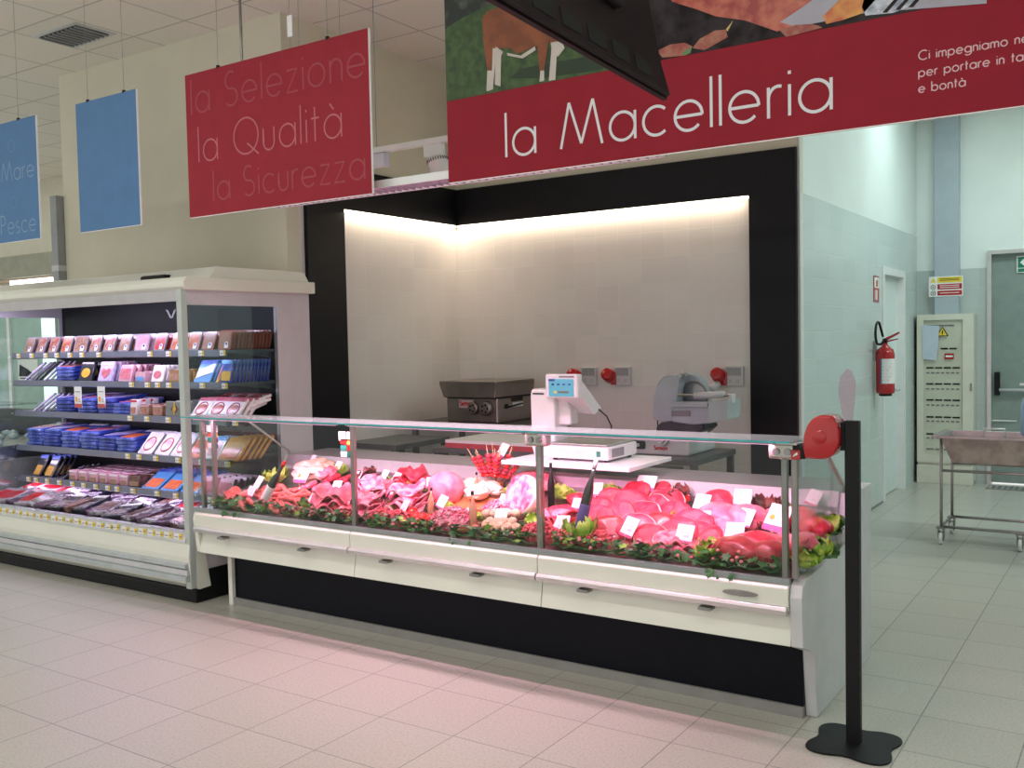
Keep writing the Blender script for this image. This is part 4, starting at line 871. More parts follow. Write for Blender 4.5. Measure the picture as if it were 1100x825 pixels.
X0, X1, Y0, Y1 = -.54, .50, -.25, .25
def ring(x0, x1, y0, y1, z): return [(x0, y0, z), (x1, y0, z), (x1, y1, z), (x0, y1, z)]
brn_steel = mat('tray_steel', (.50, .42, .38), .38, .7, c2=(.36, .29, .27), vscale=9)
R = [ring(X0 - .05, X1, Y0 - .02, Y1 + .02, .20), ring(X0, X1 - .02, Y0, Y1, .20), ring(X0 + .08, X1 - .08, Y0 + .03, Y1 - .03, 0)]
Ri = [ring(X0 + .005, X1 - .025, Y0 + .005, Y1 - .005, .196), ring(X0 + .085, X1 - .085, Y0 + .035, Y1 - .035, .01)]
def loft(b, A, C, m):
    for i in range(4): b.quad([A[i], A[(i + 1) % 4], C[(i + 1) % 4], C[i]], m)
loft(b, R[0], R[1], tw); loft(b, R[1], R[2], brn_steel); b.quad(R[2], brn_steel); loft(b, Ri[0], Ri[1], tw); b.quad(Ri[1], tw)
loft(b, R[1], Ri[0], tw)
b.box(X0 - .05, X1, Y0 - .022, Y0 - .016, .185, .202, tw); b.box(X0 - .052, X0 - .048, Y0 - .02, Y1 + .02, .185, .202, tw)
b.build('tray', t)
b = B(); b.tube([(-.24, Y0 - .01, .20), (-.24, Y0 - .01, .265), (-.10, Y0 - .01, .265), (-.10, Y0 - .01, .20)], .008, alu, 8); b.build('handle', t)
p = at(1103, 440, Y=7.9)
t = empty('blue_container', (p.x + .03, 7.9, .83), 'pale blue plastic container standing on the trolley at the right edge', 'container')
b = B(); b.lathe([(.06, 0), (.068, .01), (.07, .22), (.055, .27), (.03, .30), (.03, .36), (.04, .365)], mat('pale_blue_plastic', (.35, .50, .72), .3, var=.03), 20); b.build('body', t); B().box(-.075, .06, -.02, .02, .365, .38, white_m).build('cap', t)
b = B(); b.box(-.46, -.05, 7.78, 8.2, .80, .825, tw); o = b.build('shelf_plate'); tag(o, 'flat steel plate over the right half of the trolley', 'plate')
# ------------------------------------------------------------------ niche work tables and machines
def table(name, x0, x1, y0, y1, z, label, mt=mat('table_steel', (.13, .125, .125), .4, .7, var=.1), shelf=True, drawer=False):
    t = empty(name, ((x0 + x1) / 2, (y0 + y1) / 2, 0), label, 'table'); W = dict(parent=t, world=True)
    b = B(); b.box(x0, x1, y0, y1, z - .04, z, mt, bev=.004); b.build('tabletop', **W)
    for x in (x0 + .03, x1 - .03):
        for y in (y0 + .03, y1 - .03): B().box(x - .02, x + .02, y - .02, y + .02, 0, z - .04, mt).build('leg', **W)
    if shelf: B().box(x0 + .02, x1 - .02, y0 + .02, y1 - .02, .25, .28, mt).build('undershelf', **W)
    if drawer: B().box(x0 + .05, x1 - .1, y0 - .004, y0 + .02, z - .20, z - .05, mt).build('drawer', **W)
    return t
table('work_table', XL + .08, -4.0, 6.1, 6.8, .95, 'steel work table carrying the meat grinder in the left niche corner')
table('work_table', -3.30, -2.42, 5.75, 6.45, .81, 'steel work table carrying the slicing machine', drawer=True)
table('work_table', XL + .1, -4.55, 5.3, 5.95, .86, 'low dark steel table against the left niche wall')
table('work_table', -4.25, -3.34, 5.35, 5.95, .855, 'steel table holding the big white chopping board')
t = empty('chopping_board', (-3.72, 5.58, .856), 'large white chopping board with red sides behind the scales', 'chopping board')
B().box(-.42, .48, -.22, .3, .0, .035, mat('red_board_side', (.45, .03, .05), .5, var=.05)).build('red_base', t); B().box(-.42, .48, -.22, .3, .035, .055, mat('board_white', (.74, .70, .70), .5, var=.03)).build('cutting_surface', t)
o = B().blob(.055, .04, .02, redp, .2, seed=2).build('red_cloth', loc=(-3.42, 5.62, .93)); tag(o, 'small red object lying on the white chopping board', 'cloth')
t = empty('wooden_board', (-3.12, 5.95, .811), 'pale worn wooden board leaning beside the scales', 'board')
b = B(); b.box(-.20, .12, -.16, .2, .0, .05, mat('worn_wood', (.52, .44, .34), .6, c2=(.62, .55, .46), vscale=9), bev=.006)
b.build('board', t)
# meat grinder
t = empty('meat_grinder', (-4.50, 6.42, .95), 'large boxy stainless steel meat grinder in the left niche corner', 'meat grinder')
gs = mat('grinder_steel', (.26, .235, .21), .36, .85, var=.10, vscale=5)
zt = at(520, 408, Y=6.42).z - .95; zl = at(520, 427, Y=6.2).z - .95
b = B(); b.box(-.25, .25, -.24, .26, .0, zl, gs, bev=.012); b.build('body', t)
b = B(); b.prism([(-.25, zl), (-.29, zt - .03), (-.29, zt), (.265, zt), (.265, zt - .03), (.25, zl)], 'y', -.28, .28, gs, bev=.006); b.box(-.255, .255, -.245, .262, zl - .006, zl + .006, black_m); b.build('hopper_tray', t)
b = B(); 
for cx, r in ((.03, .05), (.15, .058)):
    b.lathe([(r, 0), (r, .03), (r * .8, .04), (r * .3, .03)], gs, 24, Matrix.Translation((cx, -.24, .12)) @ Matrix.Rotation(radians(90), 4, 'X'))
    for k in range(5): a = k * 2 * pi / 5; b.cyl((cx + r * .5 * cos(a), -.272, .12 + r * .5 * sin(a)), (cx + r * .5 * cos(a), -.277, .12 + r * .5 * sin(a)), r * .16, black_m, 8)
b.build('outlet', t)
B().box(-.12, .02, -.246, -.24, zl - .085, zl - .02, mat('label_cream', (.55, .45, .42), .5, var=.03)).build('name_plate', t)
b = B(); text_bm(b, 'Sirman', mat('red_lettering', (.55, .02, .02), .5, var=.02), (-.11, -.2465, zl - .065), UX, UZ, .048, .009); b.build('red_lettering', t)
b = B(); b.box(.25, .253, -.05, .12, zl - .04, zl - .01, black_m); b.box(.25, .253, -.03, .12, zl - .085, zl - .05, lgrey); b.cyl((.25, -.12, .13), (.26, -.12, .13), .02, black_m, 12); b.cyl((.25, -.1, .12), (.26, .1, .14), .007, black_m, 6); b.build('control_panel', t)
# slicer
t = empty('slicing_machine', (-2.82, 6.15, .81), 'grey enamelled slicing machine with a round blade guard on the right table', 'slicing machine')
sl = mat('slicer_grey', (.30, .32, .36), .3, .1, var=.05); sl2 = mat('slicer_light', (.40, .43, .48), .35, .1, var=.05)
b = B(); b.prism(rrect(.50, .12, .02), 'y', -.24, .22, lgrey, M=Matrix.Translation((.03, 0, .0)), bev=.01); b.build('base', t)
b = B(); b.prism(rrect(.17, .055, .012), 'y', -.25, -.24, black_m, M=Matrix.Translation((-.12, 0, .035))); b.cyl((-.155, -.25, .062), (-.155, -.262, .062), .013, lgrey, 10); b.cyl((-.085, -.25, .062), (-.085, -.262, .062), .013, lgrey, 10); b.build('switch_panel', t)
b = B(); b.cyl((.10, -.24, .10), (.10, -.28, .11), .04, lgrey, 16); b.cyl((.10, -.28, .11), (.10, -.30, .112), .028, dsteel, 12); b.build('thickness_knob', t)
b = B(); text_bm(b, 'Sirman', MATS['red_lettering'], (.03, -.242, .035), UX, UZ, .035, .008); b.build('red_lettering', t)
def sxz(px, py):
    p = at(px, py, Y=6.05); return (p.x - t.location.x, p.z - t.location.z)
b = B(); b.prism([sxz(*q) for q in [(705, 458), (704, 468), (745, 470), (757, 460), (752, 452), (712, 452)]], 'y', -.1, .15, mat('slicer_dark', (.06, .06, .07), .35, .5, var=.1), bev=.01); b.build('pedestal', t)
out = [sxz(*q) for q in [(703, 450), (702.5, 440), (704, 425), (707, 412), (713, 404.5), (722, 401.5), (730, 401), (739, 404), (745, 410), (749, 421), (750, 436), (744, 452), (712, 456)]]
b = B(); b.prism(out, 'y', .02, .14, sl2, bev=.015); b.build('blade_guard', t)
b = B(); b.prism([sxz(*q) for q in [(703, 450), (702.5, 440), (704, 425), (707, 412), (713, 404.5), (722, 402.5), (733, 403), (729, 411), (727, 422), (727, 452), (712, 454)]], 'y', -.12, .02, sl2, bev=.012); b.build('blade_cover', t)
cg = sxz(738, 427); r = .105
b = B(); b.lathe([(r, 0), (r, .008), (r * .86, .014), (.01, .018)], mat('blade_steel', (.25, .25, .26), .3, .8, var=.05), 36, Matrix.Translation((cg[0], .02, cg[1])) @ Matrix.Rotation(radians(90), 4, 'X')); b.build('blade', t)
b = B(); b.prism([sxz(*q) for q in [(736, 452), (736, 468), (751, 468), (751, 452)]], 'y', -.06, .06, lgrey, bev=.01); b.build('pillar', t)
b = B(); kx = sxz(727, 401); b.cyl((kx[0], .02, kx[1]), (kx[0] + .03, -.06, kx[1] - .02), .012, steel, 10); b.cyl((kx[0] + .03, -.06, kx[1] - .02), (kx[0] + .035, -.08, kx[1] - .025), .02, dsteel, 12); b.build('clamp_knob', t)
b = B(); b.prism([sxz(*q) for q in [(728, 436), (728, 452), (750, 455), (772, 453), (772, 434)]], 'y', -.20, -.05, sl2, bev=.008); b.build('carriage_arm', t)
b = B(); b.prism([sxz(*q) for q in [(729, 431), (729, 436), (769, 436), (769, 431)]], 'y', -.24, -.10, sl2, bev=.004); b.prism([sxz(*q) for q in [(770, 430), (770, 453), (790, 449), (791, 428)]], 'y', -.25, -.02, mat('frosted_plate', (.40, .46, .48), .3, var=.05), bev=.003); b.build('carriage_tray', t)
b = B(); p0, p1 = sxz(732, 424), sxz(790, 424); b.cyl((p0[0], -.16, p0[1]), (p1[0], -.16, p1[1]), .010, steel, 10); b.cyl((p0[0] + .12, -.16, p0[1]), (p1[0] - .05, -.16, p1[1] + .005), .022, lgrey, 12); b.box(p1[0] - .012, p1[0] + .012, -.19, -.13, p1[1] - .05, p1[1] + .01, lgrey, bev=.004); b.build('meat_pusher', t)
b = B(); b.prism([sxz(*q) for q in [(728, 446), (748, 446), (748, 440), (728, 440)]], 'y', -.205, -.2, ink); b.build('data_plate', t)
b = B(); pts = [sxz(*q) for q in [(706, 412), (700, 430), (697, 450), (698, 465), (704, 472)]]; b.tube([(x - .03, .1, z) for x, z in pts], .005, black_m, 6); b.build('cable', t)
# sockets
for i, px in enumerate((621, 658, 776)):
    p = at(px, 405, Y=YB - .0); 
    t = empty('red_socket', (p.x, YB, p.z), ['red industrial socket on the niche wall right behind the scales display', 'red industrial socket on the niche wall, middle of the three', 'red industrial socket with grey plug on the niche wall right of the slicer'][i], 'socket', 'red sockets on the niche wall')
    b = B(); b.lathe([(.055, 0), (.055, .04), (.05, .05), (.048, .09), (.04, .095), (.01, .095)], redp, 20, Matrix.Translation((-.015, 0, .0)) @ Matrix.Rotation(radians(70), 4, 'X')); b.box(-.0, .05, -.04, 0, -.06, .04, redp, bev=.006); b.build('casing', t)
    if i != 1: b = B(); b.cyl((-.01, -.06, -.05), (-.045, -.13, -.09), .03, lgrey if i else black_m, 14); b.tube([(-.045, -.13, -.09), (-.05, -.14, -.14), (-.04, -.10, -.2)], .008, lgrey, 6); b.build('plug', t)
for i, px in enumerate((634, 670, 790)):
    p = at(px, 404, Y=YB)
    t = empty('socket_box', (p.x, YB, p.z), ['grey double socket box beside the scales display', 'grey double socket box right of the middle red socket', 'grey double socket box nearest the black right border'][i], 'socket', 'grey socket boxes on the niche wall')
    B().box(-.07, .07, -.03, 0, -.075, .075, lgrey, bev=.006).build('box', t)
    b = B(); b.box(-.055, -.003, -.036, -.03, .005, .065, grey_m); b.box(.003, .055, -.036, -.03, .005, .065, grey_m)
    for x in (-.028, .028):
        for z in (-.045, -.03): b.box(x - .012, x + .012, -.032, -.03, z, z + .005, grey_m)
    b.build('flap', t)
# ------------------------------------------------------------------ scales on their stand
cy = 4.50
t = empty('scale_shelf', (-2.55, cy + .1, .867), 'white shelf on short legs over the counter worktop carrying the scales', 'shelf')
p0 = at(566, 503, Y=cy - .12); p1 = at(662, 510, Y=cy - .12); zs = .055
B().box(-.42, .36, -.26, .26, zs, zs + .022, white_m, bev=.004).build('top', t)
for x in (-.30, .02):
    B().box(x - .012, x + .012, .10, .13, 0, zs, black_m).build('support', t)
wz = .867 + zs + .023
t = empty('label_scales', (-2.53, cy + .12, wz), 'white shop scales with a tall display column and blue screen', 'scales')
wp = mat('scales_white', (.78, .74, .77), .35, var=.02)
def kxz(px, py, Y=cy + .05):
    p = at(px, py, Y=Y); return (p.x + 2.53, p.z - wz)
b = B(); xa, za = kxz(597, 496); xb, zb2 = kxz(662, 500)
b.box(xa - .01, xb, -.16, .18, .012, .085, wp, bev=.008); b.build('base', t)
b = B(); b.box(xa + .0, xb - .005, -.165, .185, .088, .096, steel, bev=.003); b.build('weighing_pan', t)
b = B()
for x in (xa + .03, xb - .03):
    for y in (-.12, .14): b.cyl((x, y, 0), (x, y, .012), .014, black_m, 10)
b.build('foot', t)
b = B(); b.box(xb - .07, xb - .045, -.162, -.16, .03, .06, greenm); b.box(xb - .001, xb + .002, -.12, .02, .025, .07, ink); b.build('switch', t)
b = B()
for k in range(8): b.box(xa + .05 + k * .012, xa + .055 + k * .012, -.162, -.16, .035, .06, lgrey); b.box(xa + .18 + k * .010, xa + .184 + k * .010, -.162, -.16, .035, .06, lgrey)
b.build('grille', t)
c0 = kxz(567, 418); c1 = kxz(586, 455)
b = B(); b.prism([(c0[0], c0[1] - .03), (c0[0] + .005, .05), (c0[0] + .02, 0), (xa - .015, 0), (xa - .015, .35), (c1[0], c0[1] - .05), (c1[0] + .0, c0[1] - .01), (c1[0] - .01, c0[1]), (c0[0] + .01, c0[1])], 'y', -.05, .10, wp, bev=.012); b.build('column', t)
b = B(); b.prism([kxz(*q) for q in [(585, 428), (586, 457), (606, 458), (606, 443), (600, 428)]], 'y', -.0, .09, wp, bev=.01); b.build('printer_neck', t)
b = B(); d0, d1 = kxz(586, 402), kxz(621, 428)
def kb(px, py, X): p = at(px, py, X=X); return (p.x + 2.53, p.y - (cy + .12), p.z - wz)
XLm, XRm = d0[0] - 2.53, d1[0] - 2.53
F_ = [(d0[0], -.03, d1[1]), (d1[0], -.03, d1[1]), (d1[0], -.03, d0[1] - .035), (d0[0], -.03, d0[1] - .035)]
G_ = [kb(601, 442, XLm), kb(639, 445, XRm), kb(646, 438, XRm), kb(610, 434, XLm)]
b.quad(F_, wp); b.quad(G_[::-1], wp)
for q in range(4): b.quad([F_[q], G_[q], G_[(q + 1) % 4], F_[(q + 1) % 4]], wp)
b.build('printer_housing', t, bev=.008)
Mh = Matrix.Rotation(radians(0), 4, 'X')
b = B(); b.box(d0[0], d1[0], -.075, -.02, d1[1], d0[1], wp, bev=.008); hd = b.build('display_head', t)
e0, e1 = kxz(590, 407), kxz(617, 426)
b = B(); b.box(e0[0], e1[0], -.078, -.075, e1[1], e0[1], mat('lcd_blue', (.09, .33, .44), .4, emis=.35)); b.build('blue_screen', hd)
b = B()
for k in range(4): b.box(e0[0] + .02 + k * .035, e0[0] + .035 + k * .035, -.080, -.078, e0[1] - .035, e0[1] - .025, dblue)
b.box(e0[0] + .06, e1[0] - .03, -.080, -.078, e1[1] + .018, e1[1] + .03, greyp); b.box(e0[0] + .035, e0[0] + .05, -.080, -.078, e1[1] + .018, e1[1] + .03, yellowm); b.box(e0[0], e0[0] + .04, -.080, -.078, e0[1] - .012, e0[1], dblue); b.build('screen_figures', hd)
b = B(); b.box(d0[0] + .09, d1[0] - .02, -.077, -.075, d0[1] - .018, d0[1] - .008, ink); b.build('head_lettering', hd)
b = B(); b.box(c0[0] + .02, c1[0] - .02, -.052, -.05, c0[1] - .03, c0[1] - .022, black_m); b.build('slot', t)
b = B(); q0 = kxz(632, 442); b.tube([(q0[0] - .03, .1, q0[1] + .0), (q0[0] + .01, .12, q0[1] - .04), (q0[0] + .03, .14, q0[1] - .10), (q0[0] + .0, .16, .10)], .004, black_m, 6); b.build('cable', t)
# ------------------------------------------------------------------ the meat display
SLOPE = math.atan(.24)
def dk_pt(px, py, h=0.0):
    d = ray(px, py); tt = (CAMP.z - .615 + 3.83 * .24 - h / 2) / (.24 * d.y - d.z)
    p = CAMP + d * tt; y = min(max(p.y, 3.925), 4.45)
    if y != p.y:   # keep the pixel column
        tt = (y - CAMP.y) / d.y; p = CAMP + d * tt
    return Vector((p.x, y, deckz(y) + .003)), (p - CAMP).dot(RR[2])
beef = mat('beef', (.56, .014, .045), .4, c2=(.64, .045, .085), vscale=24, coat=.12, bump=.4, bscale=60)
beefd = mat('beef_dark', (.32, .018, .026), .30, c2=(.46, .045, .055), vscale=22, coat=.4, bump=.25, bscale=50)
pork = mat('pork', (.72, .12, .19), .4, c2=(.78, .26, .30), vscale=18, coat=.3, bump=.2)
fat = mat('fat', (.80, .62, .56), .35, c2=(.84, .70, .64), vscale=20, coat=.3)
marb = mat('marbled', (.68, .07, .15), .4, c2=(.84, .40, .46), vscale=28, coat=.3, bump=.25)
saus = mat('sausage', (.70, .10, .085), .35, c2=(.78, .21, .17), vscale=45, coat=.4, bump=.15, bscale=90)
mince = mat('mince', (.66, .04, .06), .4, c2=(.80, .18, .21), vscale=60, coat=.2)
poult = mat('poultry', (.80, .48, .36), .35, c2=(.84, .60, .48), vscale=14, coat=.3)
bread = mat('breaded', (.70, .42, .26), .6, c2=(.80, .58, .40), vscale=60, bump=.4, bscale=120)
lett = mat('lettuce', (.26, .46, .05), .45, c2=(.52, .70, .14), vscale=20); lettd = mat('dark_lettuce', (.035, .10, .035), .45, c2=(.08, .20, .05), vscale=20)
lettr = mat('red_lettuce', (.10, .015, .02), .4, c2=(.20, .05, .035), vscale=18); ivy = mat('ivy', (.03, .12, .035), .4, c2=(.07, .22, .06), vscale=20); ivyp = mat('ivy_pale', (.28, .36, .22), .4, c2=(.10, .22, .10), vscale=30)
pinkfl = mat('pink_flower', (.75, .22, .22), .5, var=.1); terra = mat('terracotta_tray', (.48, .18, .06), .5, var=.1); wood = mat('skewer_wood', (.62, .42, .22), .6, var=.1)
tomato = mat('tomato', (.62, .02, .015), .15, coat=.6); bottleg = mat('dark_bottle', (.02, .025, .02), .12, coat=.5, var=.1); bottlel = mat('amber_bottle', (.55, .28, .16), .15, coat=.5, var=.05)
def place(o, px, py, h, label, cat, group=None, tilt=True, yaw=None):
    p, dist = dk_pt(px, py, h); o.location = p; o.rotation_euler = (SLOPE if tilt else 0, 0, random.uniform(-.4, .4) if yaw is None else yaw)
    return tag(o, label, cat, group)
def size(px, py, w): return 1.1 * w * dk_pt(px, py)[1] / FPX
def steak(px, py, w, m, label, pitch=35, thick=.02, rim=True, face=None, seed=None, yaw=None, name='beef_slice', asp=.8, roll=0):
    """irregular rounded slice leaning back on its neighbours"""
    seed = random.random() * 50 if seed is None else seed
    W_ = size(px, py, w) / 2; H_ = W_ * asp; n = 26; b2 = bmesh.new()
    rings = []
    for (k, z) in ((.0, 0), (.93, 0), (1, thick * .3), (1, thick * .7), (.94, thick), (.60, thick * 1.04), (0.001, thick * 1.05)):
        rg = []
        for i in range(n):
            a = 2 * pi * i / n; q = 1 + .16 * noise.noise(Vector((cos(a) * 1.2 + seed, sin(a) * 1.2, seed)))
            x, y = W_ * q * k * cos(a), H_ * q * k * sin(a)
            rg.append(b2.verts.new((x, y + H_, z + .010 * noise.noise(Vector((x * 22, y * 22, seed))) - .05 * (x * x) / max(W_, .01))))
        rings.append(rg)
    b = B(); fi, mi_, fc = b.mi(m), b.mi(fat if rim else m), b.mi(face if face else m)
    for r, (A, C) in enumerate(zip(rings, rings[1:])):
        for i in range(n):
            f = b2.faces.new([A[i], A[(i + 1) % n], C[(i + 1) % n], C[i]]); f.smooth = True
            f.material_index = fc if face and r >= 4 else (mi_ if r in (2, 3) and rim and (i / n < .55) else fi)
    b.merge(b2, None, Matrix.Rotation(radians(pitch), 4, 'X') @ Matrix.Rotation(radians(roll), 4, 'Y'), keep=True)
    o = b.build(name)
    h = 2 * H_ * sin(radians(pitch)); p, _ = dk_pt(px, py, h); o.location = p - Vector((0, H_ * .7 * cos(radians(pitch)), 0)); o.location.z = deckz(o.location.y) + .012
    o.rotation_euler = (0, 0, random.uniform(-.25, .25) if yaw is None else yaw)
    return tag(o, label, 'meat')
def lump(px, py, w, m, label, hr=.55, amp=.2, fr=1.6, name='roast', dr=.8, cat='meat', cap=None, seed=None):
    s_ = size(px, py, w) / 2; h = s_ * 2 * hr; b = B(); seed = random.random() * 40 if seed is None else seed
    b.blob(s_, s_ * dr, h / 2, m, amp, fr, seed, Matrix.Translation((0, 0, h * .42)), 4)
    o = b.build(name); place(o, px, py, h, label, cat)
    if cap:
        c = B(); c.blob(s_ * .7, s_ * dr * .7, h * .42, cap, amp * 1.3, 2.6, seed + 3, Matrix.Translation((0, -s_ * .18, h * .55)), 3); c.build('fat_cap', o)
    return o
def rolls(px, py, w, m, label, n=5, name='meat_rolls', L=.11, r=.018, yaw=0):
    """flat slices rolled and laid side by side in a fan"""
    s_ = size(px, py, w); b = B()
    for i in range(n):
        x = (i - (n - 1) / 2) * s_ / n; a = random.uniform(-.3, .3)
        lay = i % 2
        pts = [Vector((x + u * L * sin(a), u * L * cos(a), r * (1 + lay * .9) + .006 * noise.noise(Vector((u * 5, i, 0))))) for u in (-.5, -.42, -.2, 0, .2, .42, .5)]
        b.tube(pts, [r * .35, r * .85, r * 1.05, r, r * 1.08, r * .85, r * .35], m, 10)
    o = b.build(name); return place(o, px, py, .05, label, 'meat', yaw=yaw)
def folds(px, py, w, m, label, name='sliced_meat', n=4, hr=.35):
    """pile of thin folded slices"""
    s_ = size(px, py, w); b = B()
    for i in range(n):
        b2 = bmesh.new(); g = bmesh.ops.create_grid(b2, x_segments=12, y_segments=8, size=.5)
        sd = random.random() * 30
        for v in b2.verts:
            x, y = v.co.x, v.co.y; k = 1 - .25 * (abs(x * 2) ** 3 + abs(y * 2) ** 3) / 2
            z = s_ * (.10 * sin(x * 9 + sd) + .09 * noise.noise(Vector((x * 3, y * 3, sd)))) + s_ * hr * .22 * i
            v.co = Vector((x * s_ * k * 1.0, y * s_ * .62 * k - s_ * .04 * i + i * s_ * .10, max(.002 + .004 * i, z + s_ * .1)))
        r = bmesh.ops.solidify(b2, geom=b2.faces[:], thickness=.007)
        for f in b2.faces: f.smooth = True
        b.merge(b2, m, Matrix.Rotation(random.uniform(-.3, .3), 4, 'Z'), smooth=True)
    return place(b.build(name), px, py, s_ * hr, label, 'meat')
def coil(px, py, w, m, label, r=.013, turns=3, name='coiled_sausage', wob=.2, hh=.02):
    s_ = size(px, py, w) / 2; pts = []; N = turns * 16; rs = []
    for i in range(N):
        a = 2 * pi * i / 16; k = (i + 3) / (N + 3)
        q = s_ * (.25 + .75 * k) * (1 + wob * noise.noise(Vector((cos(a), sin(a), i * .06))))
        pts.append((q * cos(a), q * .7 * sin(a), r + hh * (1 - k) * 1.6 + .008 * sin(i * .9))); rs.append(r * (1 + .12 * sin(i * 1.3)) if 0 < i < N - 1 else r * .4)
    b = B(); b.tube(pts, rs, m, 9)
    return place(b.build(name), px, py, .045, label, 'meat')
def mound(px, py, w, m, label, name='minced_meat', n=70, hr=.35):
    s_ = size(px, py, w) / 2; h = s_ * 2 * hr; b = B(); b.blob(s_ * .9, s_ * .7, h * .8, m, .1, 2, 1, Matrix.Translation((0, 0, h * .05)), 2)
    for i in range(n):
        a = random.uniform(0, 2 * pi); k = random.random() ** .6; x, y = s_ * k * cos(a), s_ * .75 * k * sin(a); z = h * math.sqrt(max(0, 1 - k * k)) * .85 + .006
        t = random.uniform(0, pi); L = .016; pts = []
        for j in range(5): u = (j - 2) / 2; pts.append((x + L * u * cos(t + u), y + L * u * sin(t + u), z + .006 * (1 - u * u)))
        b.tube(pts, .0042, m, 5)
    return place(b.build(name), px, py, h, label, 'meat')
def leafy(px, py, w, m, label, name='lettuce', n=9, cat='lettuce', frill=.25, y=None, m2=None, hr=.7):
    s_ = size(px, py, w) / 2; b = B()
    for i in range(n):
        a0 = 2 * pi * i / n + random.uniform(-.3, .3); tilt = random.uniform(.35, 1.25); L = s_ * random.uniform(.8, 1.15); sd = random.random() * 20
        b2 = bmesh.new(); rows = []
        for r in range(6):
            u = r / 5; row = []
            for c in range(9):
                v_ = (c - 4) / 4; wd = L * .55 * sin(pi * min(.95, u * .8 + .12)); fr_ = frill * u * (abs(v_) ** 1.2 + .25)
                x = v_ * wd; yy = L * u * cos(tilt * u); z = L * u * sin(tilt * .9) * hr * 1.3 + L * fr_ * .6 * sin(v_ * 9 + sd + u * 7) + wd * .35 * v_ * v_
                row.append(b2.verts.new((x, yy, z)))
            rows.append(row)
        for A, C in zip(rows, rows[1:]):
            for c in range(8): f = b2.faces.new([A[c], A[c + 1], C[c + 1], C[c]]); f.smooth = True
        b.merge(b2, (m2 if m2 and i % 2 else m), Matrix.Rotation(a0, 4, 'Z'), smooth=True)
    o = b.build(name); return place(o, px, py, s_ * .8, label, cat)
def ptag(px, py, w, label, yaw=None, kind=0, tilt=32, h=None):
    """price card on a pin, tilted back"""
    W_ = size(px, py, w) / 1.1; H_ = W_ * (1.05 if kind != 2 else .72) if h is None else W_ * h
    p, _ = dk_pt(px, py, .16); lift = .05
    t = empty('price_tag', (p.x, p.y, p.z), label, 'price tag', rot=(0, 0, random.uniform(-.5, .1) if yaw is None else yaw))
    Mx = Matrix.Translation((0, 0, lift)) @ Matrix.Rotation(radians(-tilt), 4, 'X') @ Matrix.Rotation(random.uniform(-.12, .2), 4, 'Y')
    b = B(); b.prism([(-W_ / 2, 0), (W_ / 2, 0), (W_ / 2, H_), (-W_ / 2, H_)], 'y', -.001, .0015, paper, Mx); b.build('card', t)
    b = B(); 
    if kind == 0: b.prism([(-W_ * .5, 0), (W_ * .5, 0), (W_ * .5, H_ * .10), (-W_ * .5, H_ * .14)], 'y', -.002, -.001, pinkink, Mx)
    else: b.prism([(-W_ * .5, 0), (W_ * .5, 0), (W_ * .5, H_ * .22), (-W_ * .5, H_ * .22)], 'y', -.002, -.001, pinkink, Mx)
    b.build('pink_band', t)
    b = B()
    for r_ in range(2): b.prism([(-W_ * .32, H_ * (.55 + .16 * r_)), (W_ * .30, H_ * (.55 + .16 * r_)), (W_ * .30, H_ * (.58 + .16 * r_)), (-W_ * .32, H_ * (.58 + .16 * r_))], 'y', -.002, -.001, mat('faint_ink', (.66, .58, .64), .6, var=.05), Mx)
    b.prism([(W_ * .0, H_ * .3), (W_ * .3, H_ * .3), (W_ * .3, H_ * .42), (W_ * .0, H_ * .42)], 'y', -.002, -.001, mat('faint_ink', (.5, .4, .5)), Mx)
    if kind: b.blob(W_ * .13, .001, W_ * .11, mat('orange_print', (.85, .35, .03), .5), .2, M=Mx @ Matrix.Translation((-W_ * .22, -.0015, H_ * .5)), sub=2)
    b.build('printing', t)
    b = B(); b.cyl((0, 0, .0), (0, .003, lift + .012), .0022, steel, 6); b.build('pin', t)
    return t
# --- left bay
folds(254, 537, 34, saus, 'salmon red folded slices in the left front corner of the counter', n=3)
coil(292, 528, 44, saus, 'salmon red sausage coiled in the left bay', turns=3); coil(318, 531, 34, saus, 'second coiled sausage touching the left one', turns=3)
lump(338, 504, 40, poult, 'heap of pale pink poultry pieces at the back left', hr=.45, amp=.5, fr=3, name='poultry_pieces')
lump(352, 508, 26, pork, 'pale pork piece at the back beside the poultry', hr=.5, amp=.4, fr=2.5, name='pork_piece')
rolls(342, 523, 40, pork, 'row of rosy meat rolls behind the coiled sausages', n=5, L=.09); rolls(364, 515, 34, beef, 'row of deep pink meat rolls left of the first glass post', n=4, L=.09)
rolls(280, 549, 44, saus, 'long salmon sausages lying at the left front', n=5, L=.14, r=.015, yaw=1.1); rolls(312, 552, 44, saus, 'salmon coloured fresh sausages lying at the front of the left bay', n=5, L=.13, r=.016, yaw=1.2)
folds(356, 549, 46, pork, 'pale pink folded slices at the front left of the first post', n=5); folds(372, 562, 34, mince, 'pink ground patties at the foot of the first post', n=3, hr=.3)
